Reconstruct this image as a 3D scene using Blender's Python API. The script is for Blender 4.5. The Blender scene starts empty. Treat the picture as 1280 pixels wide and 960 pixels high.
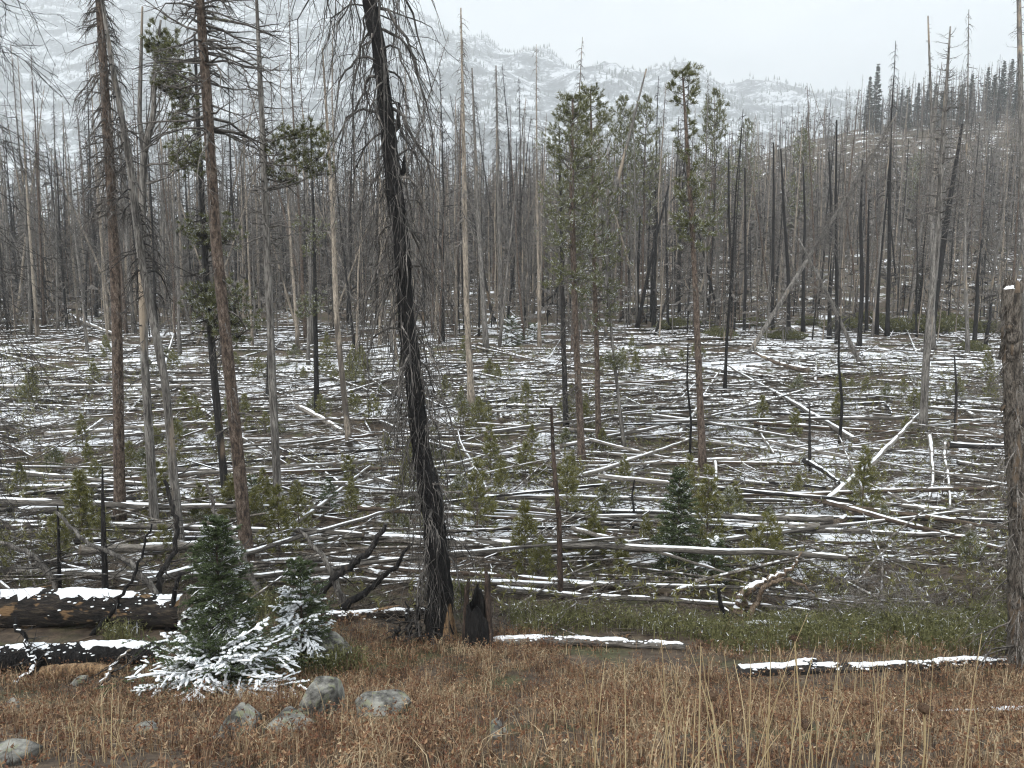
import bpy, math, random
import numpy as np
from mathutils import Vector

# ------------------------------------------------------------------ camera, sky, sun, exposure
SC = bpy.context.scene
COL = SC.collection
CAMZ = 6.5
PITCH = math.radians(7.4)
FPX = 1000.0                                   # focal length in photo pixels (1280 wide)
cam_d = bpy.data.cameras.new('camera')
cam = bpy.data.objects.new('camera', cam_d)
COL.objects.link(cam)
cam.location = (0, 0, CAMZ)
cam.rotation_euler = (math.radians(90) - PITCH, 0, 0)
cam_d.sensor_width = 36.0
cam_d.lens = 36.0 * FPX / 1280.0
cam_d.clip_start = 0.05
cam_d.clip_end = 20000
SC.camera = cam

SUN_EL, SUN_ROT = math.radians(42), math.radians(-150)
world = bpy.data.worlds.new('World')
SC.world = world
world.use_nodes = True
wt = world.node_tree
wt.nodes.clear()
w_out = wt.nodes.new('ShaderNodeOutputWorld')
w_bg = wt.nodes.new('ShaderNodeBackground')
w_sky = wt.nodes.new('ShaderNodeTexSky')
w_sky.sky_type = 'NISHITA'
w_sky.sun_disc = False
w_sky.sun_elevation = SUN_EL
w_sky.sun_rotation = SUN_ROT
w_sky.dust_density = 4.0
w_hs = wt.nodes.new('ShaderNodeHueSaturation')
w_hs.inputs['Saturation'].default_value = 0.35
w_tc = wt.nodes.new('ShaderNodeTexCoord')
w_mp = wt.nodes.new('ShaderNodeMapping')
w_mp.inputs['Scale'].default_value = (1.0, 1.0, 3.2)
w_ns = wt.nodes.new('ShaderNodeTexNoise')
w_ns.inputs['Scale'].default_value = 2.6
w_ns.inputs['Detail'].default_value = 5.0
w_ns.inputs['Distortion'].default_value = 0.5
w_cr = wt.nodes.new('ShaderNodeValToRGB')
w_cr.color_ramp.elements[0].position = 0.36
w_cr.color_ramp.elements[0].color = (0.62, 0.68, 0.72, 1)
w_cr.color_ramp.elements[1].position = 0.64
w_cr.color_ramp.elements[1].color = (0.97, 1.0, 1.02, 1)
w_sc = wt.nodes.new('ShaderNodeVectorMath')
w_sc.operation = 'SCALE'
w_sc.inputs['Scale'].default_value = 10.2
w_mx = wt.nodes.new('ShaderNodeMix')
w_mx.data_type = 'RGBA'
w_mx.inputs[0].default_value = 0.9
L = wt.links.new
L(w_sky.outputs[0], w_hs.inputs['Color'])
L(w_tc.outputs['Generated'], w_mp.inputs['Vector'])
L(w_mp.outputs[0], w_ns.inputs['Vector'])
L(w_ns.outputs['Fac'], w_cr.inputs[0])
L(w_cr.outputs[0], w_sc.inputs[0])
L(w_hs.outputs[0], w_mx.inputs[6])
L(w_sc.outputs[0], w_mx.inputs[7])
L(w_mx.outputs[2], w_bg.inputs['Color'])
w_bg.inputs['Strength'].default_value = 0.1
L(w_bg.outputs[0], w_out.inputs['Surface'])

sun_d = bpy.data.lights.new('sun', 'SUN')
sun_d.energy = 1.0
sun_d.angle = math.radians(25)
sun_d.color = (1.0, 0.97, 0.93)
sun = bpy.data.objects.new('sun', sun_d)
COL.objects.link(sun)
sd = Vector((math.sin(SUN_ROT) * math.cos(SUN_EL), math.cos(SUN_ROT) * math.cos(SUN_EL), math.sin(SUN_EL)))
sun.rotation_euler = sd.to_track_quat('Z', 'Y').to_euler()
sun.location = (0, 0, 60)

SC.view_settings.view_transform = 'Standard'
SC.view_settings.look = 'None'
SC.view_settings.exposure = 1.12
SC.view_settings.gamma = 1.0
SC.view_settings.use_curve_mapping = False
SC.render.engine = 'CYCLES'
SC.cycles.use_denoising = True
SC.cycles.max_bounces = 5
SC.cycles.diffuse_bounces = 3
SC.cycles.glossy_bounces = 1
SC.cycles.transmission_bounces = 1
SC.cycles.transparent_max_bounces = 4
SC.cycles.volume_bounces = 1
SC.cycles.filter_width = 1.2

rng = np.random.default_rng(7)
random.seed(7)

# ------------------------------------------------------------------ maths helpers
def sst(a, b, x):
    t = np.clip((np.asarray(x, float) - a) / (b - a), 0, 1)
    return t * t * (3 - 2 * t)

_H = np.random.default_rng(99).random(65536)
def vn(x, y, seed=0):
    x = np.asarray(x, float); y = np.asarray(y, float)
    xi = np.floor(x).astype(np.int64); yi = np.floor(y).astype(np.int64)
    fx = x - xi; fy = y - yi
    fx = fx * fx * (3 - 2 * fx); fy = fy * fy * (3 - 2 * fy)
    h = lambda a, b: _H[(a * 73856093 ^ b * 19349663 ^ seed * 83492791) & 65535]
    a = h(xi, yi) * (1 - fx) + h(xi + 1, yi) * fx
    b = h(xi, yi + 1) * (1 - fx) + h(xi + 1, yi + 1) * fx
    return a * (1 - fy) + b * fy
def fbm(x, y, seed=0, oct=4):
    s = 0; a = 0.5
    for i in range(oct):
        s = s + a * vn(x, y, seed + i); x = x * 2.03 + 3.1; y = y * 2.03 - 1.7; a *= 0.5
    return s

# ground profile away from the camera (metres), smoothed
_pd = [-120, -20, 0, 2.5, 4, 6, 8, 10, 14, 18, 26, 30, 40, 50, 62, 75]
_pz = [4.9, 4.9, 4.9, 4.6, 4.0, 3.0, 2.15, 1.80, 1.30, 0.90, 0.35, 0.60, 1.10, 1.90, 2.80, 3.4]
_td = np.arange(-120, 76, 0.25)
_tz = np.interp(_td, _pd, _pz)
_k = np.hanning(11); _k /= _k.sum()
_tz = np.convolve(np.pad(_tz, 5, mode='edge'), _k, mode='valid')
_cx = [-1500, -200, -90, -50, 0, 40, 68, 94, 130, 166, 260, 700, 1500]
_cz = [8, 9, 12, 18, 27, 36, 44, 51, 57, 62, 70, 78, 60]
CREST = 262.0
def gz(x, y, fine=True):
    x = np.asarray(x, float); y = np.asarray(y, float)
    base = np.interp(y, _td, _tz)
    crest = np.interp(x, _cx, _cz)
    t = np.clip((y - 66) / (CREST - 66), 0, None)
    up = np.where(t < 1, 0.75 * t ** 1.35 + 0.25 * t * t * (3 - 2 * np.minimum(t, 1)), 1.0)
    z = base + (crest - 3.4) * np.clip(up, 0, 1)
    fall = sst(CREST + 5, 520, y)
    z = z * (1 - fall) + (-12) * fall
    z = z + (fbm(x * 0.03, y * 0.03, 5) - 0.47) * 7 * sst(90, 170, y) * (1 - sst(300, 500, y))
    if fine:
        m = sst(7, 12, y) * (1 - sst(260, 500, y))
        z = z + (fbm(x * 0.22, y * 0.22, 1) - 0.47) * 0.55 * m
        z = z + (fbm(x * 0.9, y * 0.9, 11, 3) - 0.44) * 0.14
    return z

CAM = np.array([0, 0, CAMZ])
_F = np.array([0, math.cos(PITCH), -math.sin(PITCH)]); _U = np.array([0, math.sin(PITCH), math.cos(PITCH)])
def ray(px, py):
    return _F + np.array([1.0, 0, 0]) * ((px - 640) / FPX) + _U * ((480 - py) / FPX)
def at_y(px, py, Y):
    d = ray(px, py)
    return CAM + d * (Y / d[1])
def at(px, py, ymax=400):
    """The point of the ground that the line of sight through a photo pixel meets."""
    d = ray(px, py)
    ys = np.concatenate([np.arange(2, 80, 0.1), np.arange(80, ymax, 0.5)])
    P = CAM + d[None, :] * (ys / d[1])[:, None]
    below = P[:, 2] < gz(P[:, 0], P[:, 1])
    i = int(np.argmax(below)) if below.any() else len(ys) - 1
    p = P[i].copy(); p[2] = float(gz(p[0], p[1]))
    return p

# ------------------------------------------------------------------ mesh builder
class MB:
    def __init__(s):
        s.v = []; s.q = []; s.t = []; s.qm = []; s.tm = []; s.n = 0
    def add(s, v, q=None, t=None, m=0):
        v = np.asarray(v, float).reshape(-1, 3)
        if q is not None and len(q):
            q = np.asarray(q, np.int64).reshape(-1, 4) + s.n; s.q.append(q); s.qm.append(np.full(len(q), m))
        if t is not None and len(t):
            t = np.asarray(t, np.int64).reshape(-1, 3) + s.n; s.t.append(t); s.tm.append(np.full(len(t), m))
        s.v.append(v); s.n += len(v)
    def tubes(s, P, R, sides=5, m=0, cap=False, flat=None, rough=0.0, capm=None):
        P = np.asarray(P, float); R = np.asarray(R, float)
        if P.ndim == 2: P = P[None]; R = R[None]
        N, k, _ = P.shape
        if N == 0: return
        T = np.gradient(P, axis=1)
        T /= np.linalg.norm(T, axis=2, keepdims=True) + 1e-9
        mean = T.mean(axis=1)
        ref = np.where(np.abs(mean[:, 2:3]) > 0.8, np.array([[0.3, 1.0, 0.05]]), np.array([[0.03, 0.02, 1.0]]))
        n1 = np.cross(T, ref[:, None, :]); n1 /= np.linalg.norm(n1, axis=2, keepdims=True) + 1e-9
        n2 = np.cross(n1, T)
        a = np.linspace(0, 2 * np.pi, sides, endpoint=False)
        c = np.cos(a)[None, None, :, None]; sn = np.sin(a)[None, None, :, None]
        fl = 1.0 if flat is None else flat
        rr = R[:, :, None, None]
        if rough: rr = rr * (1 + rough * (rng.random((N, k, sides, 1)) - 0.5))
        V = P[:, :, None, :] + rr * (c * n1[:, :, None, :] + fl * sn * n2[:, :, None, :])
        i = np.arange(N)[:, None, None] * k * sides + np.arange(k - 1)[None, :, None] * sides
        j = np.arange(sides)[None, None, :]; j2 = (j + 1) % sides
        q = np.stack([i + j, i + j2, i + sides + j2, i + sides + j], -1).reshape(-1, 4)
        off = s.n
        s.add(V, q, m=m)
        if cap:
            b = np.arange(N)[:, None] * k * sides
            jj = np.arange(sides)[None, :]; jn = (jj + 1) % sides
            ends = np.concatenate([P[:, 0], P[:, -1]])
            c0 = np.arange(N)[:, None] + s.n - off; c1 = c0 + N
            t0 = np.stack([b + jn, b + jj, np.broadcast_to(c0, (N, sides))], -1).reshape(-1, 3)
            e = b + (k - 1) * sides
            t1 = np.stack([e + jj, e + jn, np.broadcast_to(c1, (N, sides))], -1).reshape(-1, 3)
            s.v.append(ends)
            s.t.append(np.concatenate([t0, t1]) + off); s.tm.append(np.full(2 * N * sides, m if capm is None else capm)); s.n += 2 * N
    def tris(s, A, B, C, m=0):
        N = len(A)
        s.add(np.stack([A, B, C], 1), t=np.arange(3 * N).reshape(-1, 3), m=m)
    def blades(s, P, H, az, bend, W, m=0, face=None):
        """flat tapered grass blades: three rings"""
        N = len(P); d = np.stack([np.cos(az), np.sin(az), np.zeros(N)], 1)
        fa = (az + np.pi / 2 if face is None else face)
        w = np.stack([np.cos(fa), np.sin(fa), np.zeros(N)], 1) * (W[:, None] * 0.5)
        up = np.array([[0, 0, 1.0]])
        p1 = P + up * (0.55 * H)[:, None] + d * (0.28 * bend * H)[:, None]
        p2 = P + up * (H * (1 - 0.35 * np.abs(bend)))[:, None] + d * (bend * H)[:, None]
        V = np.stack([P - w, P + w, p1 - w * 0.8, p1 + w * 0.8, p2], 1)
        b = np.arange(N)[:, None] * 5
        s.add(V, b + np.array([[0, 1, 3, 2]]), b + np.array([[2, 3, 4]]), m)
    def mesh(s, name, mats, smooth=True):
        me = bpy.data.meshes.new(name)
        V = np.concatenate(s.v) if s.v else np.zeros((0, 3))
        q = np.concatenate(s.q) if s.q else np.zeros((0, 4), np.int64)
        t = np.concatenate(s.t) if s.t else np.zeros((0, 3), np.int64)
        nq, nt = len(q), len(t)
        me.vertices.add(len(V)); me.vertices.foreach_set('co', V.astype(np.float32).ravel())
        me.loops.add(nq * 4 + nt * 3)
        me.loops.foreach_set('vertex_index', np.concatenate([q.ravel(), t.ravel()]).astype(np.int32))
        me.polygons.add(nq + nt)
        me.polygons.foreach_set('loop_start', np.concatenate([np.arange(nq) * 4, nq * 4 + np.arange(nt) * 3]).astype(np.int32))
        if s.qm or s.tm:
            mi = np.concatenate([np.concatenate(s.qm) if s.qm else np.zeros(0), np.concatenate(s.tm) if s.tm else np.zeros(0)])
            me.polygons.foreach_set('material_index', mi.astype(np.int32))
        me.polygons.foreach_set('use_smooth', np.full(nq + nt, smooth))
        for m in (mats if isinstance(mats, (list, tuple)) else [mats]): me.materials.append(m)
        me.update(calc_edges=True)
        return me

def link(name, me, parent=None, loc=None):
    o = bpy.data.objects.new(name, me); COL.objects.link(o)
    if parent is not None: o.parent = parent
    if loc is not None: o.location = loc
    return o
def thing(name, loc, label, cat, group=None):
    o = bpy.data.objects.new(name, None); COL.objects.link(o)
    o.location = loc; o.empty_display_size = 0.2
    tag(o, label, cat, group); return o
def tag(o, label=None, cat=None, group=None, kind=None):
    if label: o['label'] = label
    if cat: o['category'] = cat
    if group: o['group'] = group
    if kind: o['kind'] = kind
    return o

# ------------------------------------------------------------------ materials
class NT:
    def __init__(s, name):
        s.m = bpy.data.materials.new(name); s.m.use_nodes = True
        s.t = s.m.node_tree; s.t.nodes.clear()
        s.out = s.t.nodes.new('ShaderNodeOutputMaterial')
        s.b = s.t.nodes.new('ShaderNodeBsdfPrincipled')
        s.l(s.b.outputs[0], s.out.inputs['Surface'])
        s.b.inputs['Specular IOR Level'].default_value = 0.25
        s.b.inputs['Roughness'].default_value = 0.85
    def l(s, a, b): s.t.links.new(a, b)
    def n(s, typ, **kw):
        n = s.t.nodes.new('ShaderNode' + typ)
        for k, v in kw.items(): setattr(n, k, v)
        return n
    def coord(s, which='Object', scale=(1, 1, 1)):
        tc = s.n('TexCoord'); mp = s.n('Mapping'); mp.inputs['Scale'].default_value = scale
        s.l(tc.outputs[which], mp.inputs['Vector']); return mp.outputs[0]
    def world(s, scale=(1, 1, 1)):
        g = s.n('NewGeometry'); mp = s.n('Mapping'); mp.inputs['Scale'].default_value = scale
        s.l(g.outputs['Position'], mp.inputs['Vector']); return mp.outputs[0]
    def noise(s, vec, scale=1.0, detail=4.0, rough=0.55, w=None):
        n = s.n('TexNoise'); n.inputs['Scale'].default_value = scale; n.inputs['Detail'].default_value = detail
        n.inputs['Roughness'].default_value = rough
        if w is not None:
            n.noise_dimensions = '4D'; s.l(w, n.inputs['W'])
        s.l(vec, n.inputs['Vector']); return n.outputs['Fac']
    def ramp(s, fac, stops):
        r = s.n('ValToRGB'); e = r.color_ramp.elements
        while len(e) < len(stops): e.new(0.5)
        for i, (p, c) in enumerate(stops):
            e[i].position = p; e[i].color = (c, c, c, 1) if not isinstance(c, (tuple, list)) else (*c, 1)
        s.l(fac, r.inputs[0]); return r.outputs[0]
    def mix(s, fac, a, b):
        m = s.n('Mix', data_type='RGBA')
        for src, i in ((fac, 0), (a, 6), (b, 7)):
            if hasattr(src, 'default_value') or hasattr(src, 'is_linked'): s.l(src, m.inputs[i])
            elif i == 0: m.inputs[0].default_value = src
            else: m.inputs[i].default_value = (*src, 1)
        return m.outputs[2]
    def math(s, op, a, b=None):
        m = s.n('Math', operation=op)
        for i, v in enumerate((a, b)):
            if v is None: continue
            if isinstance(v, (int, float)): m.inputs[i].default_value = v
            else: s.l(v, m.inputs[i])
        return m.outputs[0]
    def bump(s, h, strength=0.5, dist=0.02):
        b = s.n('Bump'); b.inputs['Strength'].default_value = strength; b.inputs['Distance'].default_value = dist
        s.l(h, b.inputs['Height']); s.l(b.outputs[0], s.b.inputs['Normal'])
    def rnd(s): return s.n('ObjectInfo').outputs['Random']
    def isl(s): return s.n('NewGeometry').outputs['Random Per Island']
    def nz(s):
        g = s.n('NewGeometry'); x = s.n('SeparateXYZ'); s.l(g.outputs['Normal'], x.inputs[0]); return x.outputs[2]
    def color(s, c):
        if isinstance(c, (tuple, list)): s.b.inputs['Base Color'].default_value = (*c, 1)
        else: s.l(c, s.b.inputs['Base Color'])
        return s.m

def bark(name, stops, scale=(9, 9, 1.1), bumps=0.6, snow=0.0, patch=None, axis='Z', pscale=None):
    t = NT(name); w = t.math('MULTIPLY', t.rnd(), 37.0)
    n = t.noise(t.coord('Object', scale), 1.6, 6, 0.65, w)
    c = t.ramp(n, [(0.5 + (p - 0.5) * 0.5, q) for p, q in stops])
    fine = t.noise(t.coord('Object', tuple(3.5 * q for q in scale)), 2.0, 4, 0.6, w)
    c = t.mix(t.ramp(fine, [(0.40, 0.75), (0.52, 0.0)]), c, (0.022, 0.019, 0.017))
    if patch:
        p = t.noise(t.coord('Object', pscale or (1.2, 1.2, 0.28)), 1.0, 3, 0.6, w)
        c = t.mix(t.ramp(p, [(patch[1], 0.0), (patch[1] + 0.05, 1.0)]), c, t.ramp(fine, [(0.2, tuple(0.55 * q for q in patch[0])), (0.75, patch[0])]))
    if snow:
        s = t.math('MULTIPLY', t.ramp(t.nz(), [(0.35, 0.0), (0.6, 1.0)]), t.ramp(t.noise(t.world((6, 6, 6)), 1.0, 3), [(0.5 - snow * 0.3, 0), (0.6 - snow * 0.3, 1)]))
        c = t.mix(s, c, (0.82, 0.84, 0.87))
    t.bump(t.math('ADD', n, t.math('MULTIPLY', fine, 0.6)), bumps * 1.4, 0.05)
    return t.color(c)

M = {}
M['red_bark'] = bark('red_brown_bark', [(0.25, (0.03, 0.023, 0.019)), (0.5, (0.112, 0.080, 0.061)), (0.75, (0.21, 0.165, 0.132))], scale=(14, 14, 5))
M['grey_bark'] = bark('grey_weathered_wood', [(0.25, (0.055, 0.051, 0.047)), (0.5, (0.155, 0.143, 0.129)), (0.8, (0.28, 0.262, 0.238))], patch=((0.33, 0.27, 0.205), 0.58))
M['pale_wood'] = bark('pale_barkless_wood', [(0.25, (0.15, 0.125, 0.10)), (0.5, (0.29, 0.245, 0.195)), (0.8, (0.42, 0.36, 0.29))], patch=((0.10, 0.085, 0.072), 0.57))
M['char'] = bark('charred_wood', [(0.3, (0.005, 0.005, 0.006)), (0.6, (0.013, 0.0125, 0.013)), (0.95, (0.055, 0.052, 0.05))], scale=(12, 12, 3), bumps=0.9)
M['char_patch'] = bark('charred_wood_with_bare_patches', [(0.3, (0.010, 0.010, 0.011)), (0.6, (0.03, 0.028, 0.027)), (0.85, (0.09, 0.08, 0.075))], scale=(12, 12, 3), patch=((0.22, 0.16, 0.11), 0.60))
M['snag'] = bark('flaking_snag_bark', [(0.25, (0.05, 0.043, 0.037)), (0.5, (0.17, 0.145, 0.12)), (0.8, (0.31, 0.275, 0.235))], scale=(16, 16, 4), patch=((0.29, 0.215, 0.15), 0.56), pscale=(5, 5, 1.1), bumps=1.0)
M['twig'] = bark('dead_twig_wood', [(0.3, (0.062, 0.056, 0.051)), (0.7, (0.19, 0.173, 0.156))], scale=(6, 6, 6), bumps=0.2)
M['pale_twig'] = bark('pale_twig_wood', [(0.3, (0.11, 0.10, 0.09)), (0.7, (0.27, 0.245, 0.22))], scale=(6, 6, 6), bumps=0.2)
M['dark_twig'] = bark('dark_burnt_branch_wood', [(0.3, (0.018, 0.017, 0.017)), (0.7, (0.075, 0.068, 0.062))], scale=(6, 6, 6), bumps=0.2)
M['hero_twig'] = bark('grey_burnt_branch_wood', [(0.3, (0.035, 0.033, 0.031)), (0.55, (0.10, 0.093, 0.086)), (0.8, (0.24, 0.22, 0.20))], scale=(5, 5, 2), bumps=0.3)
LOGS = (11 * 0.12, 11, 11)
for nm, st, pt in (('log_grey', [(0.25, (0.045, 0.041, 0.037)), (0.5, (0.13, 0.118, 0.104)), (0.8, (0.26, 0.24, 0.212))], None),
                   ('log_brown', [(0.25, (0.03, 0.023, 0.018)), (0.5, (0.10, 0.072, 0.052)), (0.8, (0.19, 0.145, 0.108))], ((0.30, 0.24, 0.17), 0.6)),
                   ('log_char', [(0.3, (0.008, 0.008, 0.008)), (0.6, (0.028, 0.026, 0.025)), (0.85, (0.10, 0.09, 0.08))], ((0.13, 0.11, 0.09), 0.62)),
                   ('log_pale', [(0.25, (0.13, 0.115, 0.098)), (0.5, (0.25, 0.225, 0.195)), (0.8, (0.36, 0.33, 0.29))], None)):
    M[nm] = bark(nm + '_wood', st, scale=LOGS, patch=pt, pscale=(0.35, 1.5, 1.5))
M['log_broken'] = bark('burnt_log_with_orange_rot', [(0.3, (0.006, 0.006, 0.006)), (0.55, (0.03, 0.025, 0.022)), (0.85, (0.11, 0.085, 0.06))], scale=(2, 9, 9), patch=((0.30, 0.19, 0.10), 0.55), pscale=(2.5, 6, 6), bumps=1.0)
M['end_grain'] = bark('sawn_grey_end', [(0.3, (0.10, 0.08, 0.06)), (0.7, (0.27, 0.22, 0.17))], scale=(14, 14, 14))

def m_snow():
    t = NT('settled_snow'); v = t.world((1, 1, 1))
    n = t.noise(v, 9, 4); t.bump(t.noise(v, 26, 4), 0.5, 0.02)
    t.b.inputs['Roughness'].default_value = 0.7
    t.b.inputs['Subsurface Weight'].default_value = 0.0
    return t.color(t.ramp(n, [(0.3, (0.76, 0.79, 0.83)), (0.7, (0.88, 0.89, 0.90))]))
M['snow'] = m_snow()

def m_ground():
    t = NT('forest_floor'); v = t.world((1, 1, 1))
    sep = t.n('SeparateXYZ'); t.l(v, sep.inputs[0])
    lit = t.ramp(t.noise(v, 5.0, 8, 0.7), [(0.28, (0.022, 0.017, 0.013)), (0.48, (0.07, 0.052, 0.038)), (0.62, (0.12, 0.088, 0.06)), (0.8, (0.20, 0.165, 0.125))])
    moss = t.ramp(t.noise(v, 0.9, 5), [(0.5, 0.0), (0.62, 0.7)])
    lit = t.mix(moss, lit, t.ramp(t.noise(v, 14, 4), [(0.3, (0.025, 0.03, 0.012)), (0.7, (0.09, 0.10, 0.04))]))
    big = t.noise(v, 0.28, 3); mid = t.noise(v, 1.5, 6, 0.65); sm = t.noise(v, 9, 5, 0.7)
    k = t.math('ADD', t.math('ADD', t.math('MULTIPLY', big, 0.75), t.math('MULTIPLY', mid, 0.55)), t.math('MULTIPLY', sm, 0.27))
    far = t.n('MapRange'); t.l(sep.outputs[1], far.inputs[0]); far.inputs[1].default_value = 9.5; far.inputs[2].default_value = 15
    far.inputs[3].default_value = -0.22; far.inputs[4].default_value = 0.0
    k = t.math('ADD', k, far.outputs[0])
    wood = t.n('MapRange'); t.l(sep.outputs[1], wood.inputs[0]); wood.inputs[1].default_value = 52; wood.inputs[2].default_value = 66
    wood.inputs[3].default_value = 0.0; wood.inputs[4].default_value = -0.06
    k = t.math('ADD', k, wood.outputs[0])
    s = t.ramp(k, [(0.79, 0.0), (0.855, 1.0)])
    c = t.mix(s, lit, t.ramp(sm, [(0.3, (0.70, 0.73, 0.77)), (0.7, (0.87, 0.88, 0.90))]))
    t.bump(t.math('ADD', sm, mid), 0.6, 0.05)
    return t.color(c)
M['ground'] = m_ground()

def m_mountain():
    t = NT('snowy_mountainside'); v = t.world((1, 1, 1))
    a = t.noise(t.world((0.012, 0.012, 0.02)), 1.0, 7, 0.68); b = t.noise(t.world((0.09, 0.09, 0.05)), 1.0, 5, 0.75)
    k = t.math('ADD', t.math('MULTIPLY', a, 0.75), t.math('MULTIPLY', b, 0.5))
    c = t.ramp(k, [(0.55, (0.045, 0.052, 0.056)), (0.63, (0.19, 0.205, 0.22)), (0.69, (0.80, 0.82, 0.85))])
    t.bump(t.noise(v, 0.03, 6), 0.8, 8.0)
    return t.color(c)
M['mountain'] = m_mountain()

def needles(name, a, b, snow=0.08, trans=0.15):
    t = NT(name); r = t.isl()
    n = t.noise(t.world((3, 3, 3)), 1.5, 3)
    k = t.math('ADD', t.math('MULTIPLY', r, 0.6), t.math('MULTIPLY', n, 0.5))
    c = t.ramp(k, [(0.2, a), (0.85, b)])
    if snow:
        wn = t.n('TexWhiteNoise', noise_dimensions='1D'); t.l(t.math('MULTIPLY', r, 917.0), wn.inputs['W'])
        f = t.math('MULTIPLY', t.math('LESS_THAN', wn.outputs['Value'], snow * 2.2), t.ramp(n, [(0.42, 0.0), (0.55, 1.0)]))
        c = t.mix(f, c, (0.78, 0.80, 0.83))
    t.b.inputs['Roughness'].default_value = 0.6
    t.color(c)
    if trans:
        tr = t.n('BsdfTranslucent'); mx = t.n('MixShader'); mx.inputs[0].default_value = trans
        t.l(c, tr.inputs['Color']); t.l(t.b.outputs[0], mx.inputs[1]); t.l(tr.outputs[0], mx.inputs[2]); t.l(mx.outputs[0], t.out.inputs['Surface'])
    return t.m
M['fir'] = needles('fir_needles', (0.028, 0.042, 0.020), (0.105, 0.135, 0.058), 0.03)
M['fir_far'] = needles('far_fir_needles', (0.014, 0.022, 0.015), (0.045, 0.058, 0.035), 0.03)
M['pine'] = needles('pine_needles', (0.046, 0.053, 0.020), (0.185, 0.185, 0.075), 0.08)
M['sapling'] = needles('young_pine_needles', (0.065, 0.072, 0.021), (0.23, 0.215, 0.07), 0.04)
M['heath'] = needles('low_green_shrub_leaves', (0.042, 0.047, 0.017), (0.18, 0.175, 0.075), 0.02)
M['shrub'] = needles('olive_shrub_leaves', (0.065, 0.068, 0.022), (0.22, 0.205, 0.075), 0.05)

def m_grass(name, stops):
    t = NT(name); r = t.isl(); n = t.ramp(t.noise(t.world((1, 1, 0.3)), 2.2, 5, 0.65), [(0.34, 0.0), (0.66, 1.0)])
    k = t.math('ADD', t.math('MULTIPLY', r, 0.55), t.math('MULTIPLY', n, 0.42))
    t.b.inputs['Roughness'].default_value = 0.7
    c = t.ramp(k, stops); t.color(c)
    tr = t.n('BsdfTranslucent'); mx = t.n('MixShader'); mx.inputs[0].default_value = 0.2
    t.l(c, tr.inputs['Color']); t.l(t.b.outputs[0], mx.inputs[1]); t.l(tr.outputs[0], mx.inputs[2]); t.l(mx.outputs[0], t.out.inputs['Surface'])
    return t.m
M['grass'] = m_grass('dry_russet_grass', [(0.18, (0.040, 0.022, 0.015)), (0.37, (0.13, 0.074, 0.044)), (0.56, (0.25, 0.165, 0.098)), (0.80, (0.48, 0.39, 0.25))])
M['straw'] = m_grass('pale_straw', [(0.2, (0.34, 0.25, 0.13)), (0.8, (0.56, 0.45, 0.27))])
M['seed'] = m_grass('rusty_seed_heads', [(0.15, (0.07, 0.032, 0.021)), (0.45, (0.18, 0.085, 0.046)), (0.7, (0.34, 0.22, 0.125)), (0.9, (0.52, 0.42, 0.28))])
def m_rock():
    t = NT('lichened_granite'); v = t.world((1, 1, 1))
    c = t.ramp(t.noise(v, 7, 8, 0.7), [(0.40, (0.04, 0.038, 0.034)), (0.5, (0.135, 0.13, 0.118)), (0.62, (0.29, 0.285, 0.25))])
    c = t.mix(t.ramp(t.noise(v, 16, 5), [(0.55, 0), (0.63, 0.7)]), c, (0.20, 0.21, 0.13))
    s = t.math('MULTIPLY', t.ramp(t.nz(), [(0.8, 0), (0.95, 1)]), t.ramp(t.noise(v, 5, 4), [(0.68, 0), (0.72, 1)]))
    c = t.mix(s, c, (0.8, 0.82, 0.85))
    t.bump(t.noise(v, 20, 8, 0.7), 0.7, 0.03); return t.color(c)
M['rock'] = m_rock()

# ------------------------------------------------------------------ generators
def ico(sub):
    import bmesh
    bm = bmesh.new(); bmesh.ops.create_icosphere(bm, subdivisions=sub, radius=1.0); bm.verts.index_update()
    V = np.array([v.co[:] for v in bm.verts]); F = np.array([[v.index for v in f.verts] for f in bm.faces]); bm.free(); return V, F
ICO1 = ico(1)
def resample(P, R, k):
    P = np.asarray(P, float); R = np.asarray(R, float)
    s = np.concatenate([[0], np.cumsum(np.linalg.norm(np.diff(P, axis=0), axis=1))]); u = np.linspace(0, s[-1], k)
    # smooth (Catmull-like) by dense linear + box filter
    d = np.linspace(0, s[-1], k * 8)
    Q = np.stack([np.interp(d, s, P[:, i]) for i in range(3)], 1)
    w = 9; ker = np.ones(w) / w
    Qs = np.stack([np.convolve(np.pad(Q[:, i], w // 2, mode='reflect', reflect_type='odd'), ker, mode='valid') for i in range(3)], 1)
    out = np.stack([np.interp(u, d, Qs[:, i]) for i in range(3)], 1); out[0] = P[0]; out[-1] = P[-1]
    return out, np.interp(u, s, R)

def branches(r, base, az, Ln, rise, droop, r0, k=5, wob=0.10, up=None):
    """polylines leaving `base` at azimuth az; rise/droop shape them; returns P[N,k,3], R[N,k]"""
    N = len(base); t = np.linspace(0, 1, k)[None, :, None]
    d = np.stack([np.cos(az), np.sin(az), np.zeros(N)], 1)[:, None, :]
    Lc = Ln[:, None, None]
    out = np.sqrt(np.clip(1 - 0.0 * t, 0, 1))
    dr = droop[:, None, None]
    P = base[:, None, :] + d * Lc * (t * out - 0.35 * np.clip(dr, 0, 2) * t ** 2 * 0.6) + np.array([0, 0, 1.0]) * Lc * (rise[:, None, None] * t - dr * t ** 2)
    J = np.cumsum(r.normal(0, wob / k * 2, (N, k, 3)), axis=1) * Lc; J[:, 0] = 0
    P = P + J
    R = r0[:, None] * (1 - 0.85 * np.linspace(0, 1, k)[None, :])
    return P, R
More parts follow.
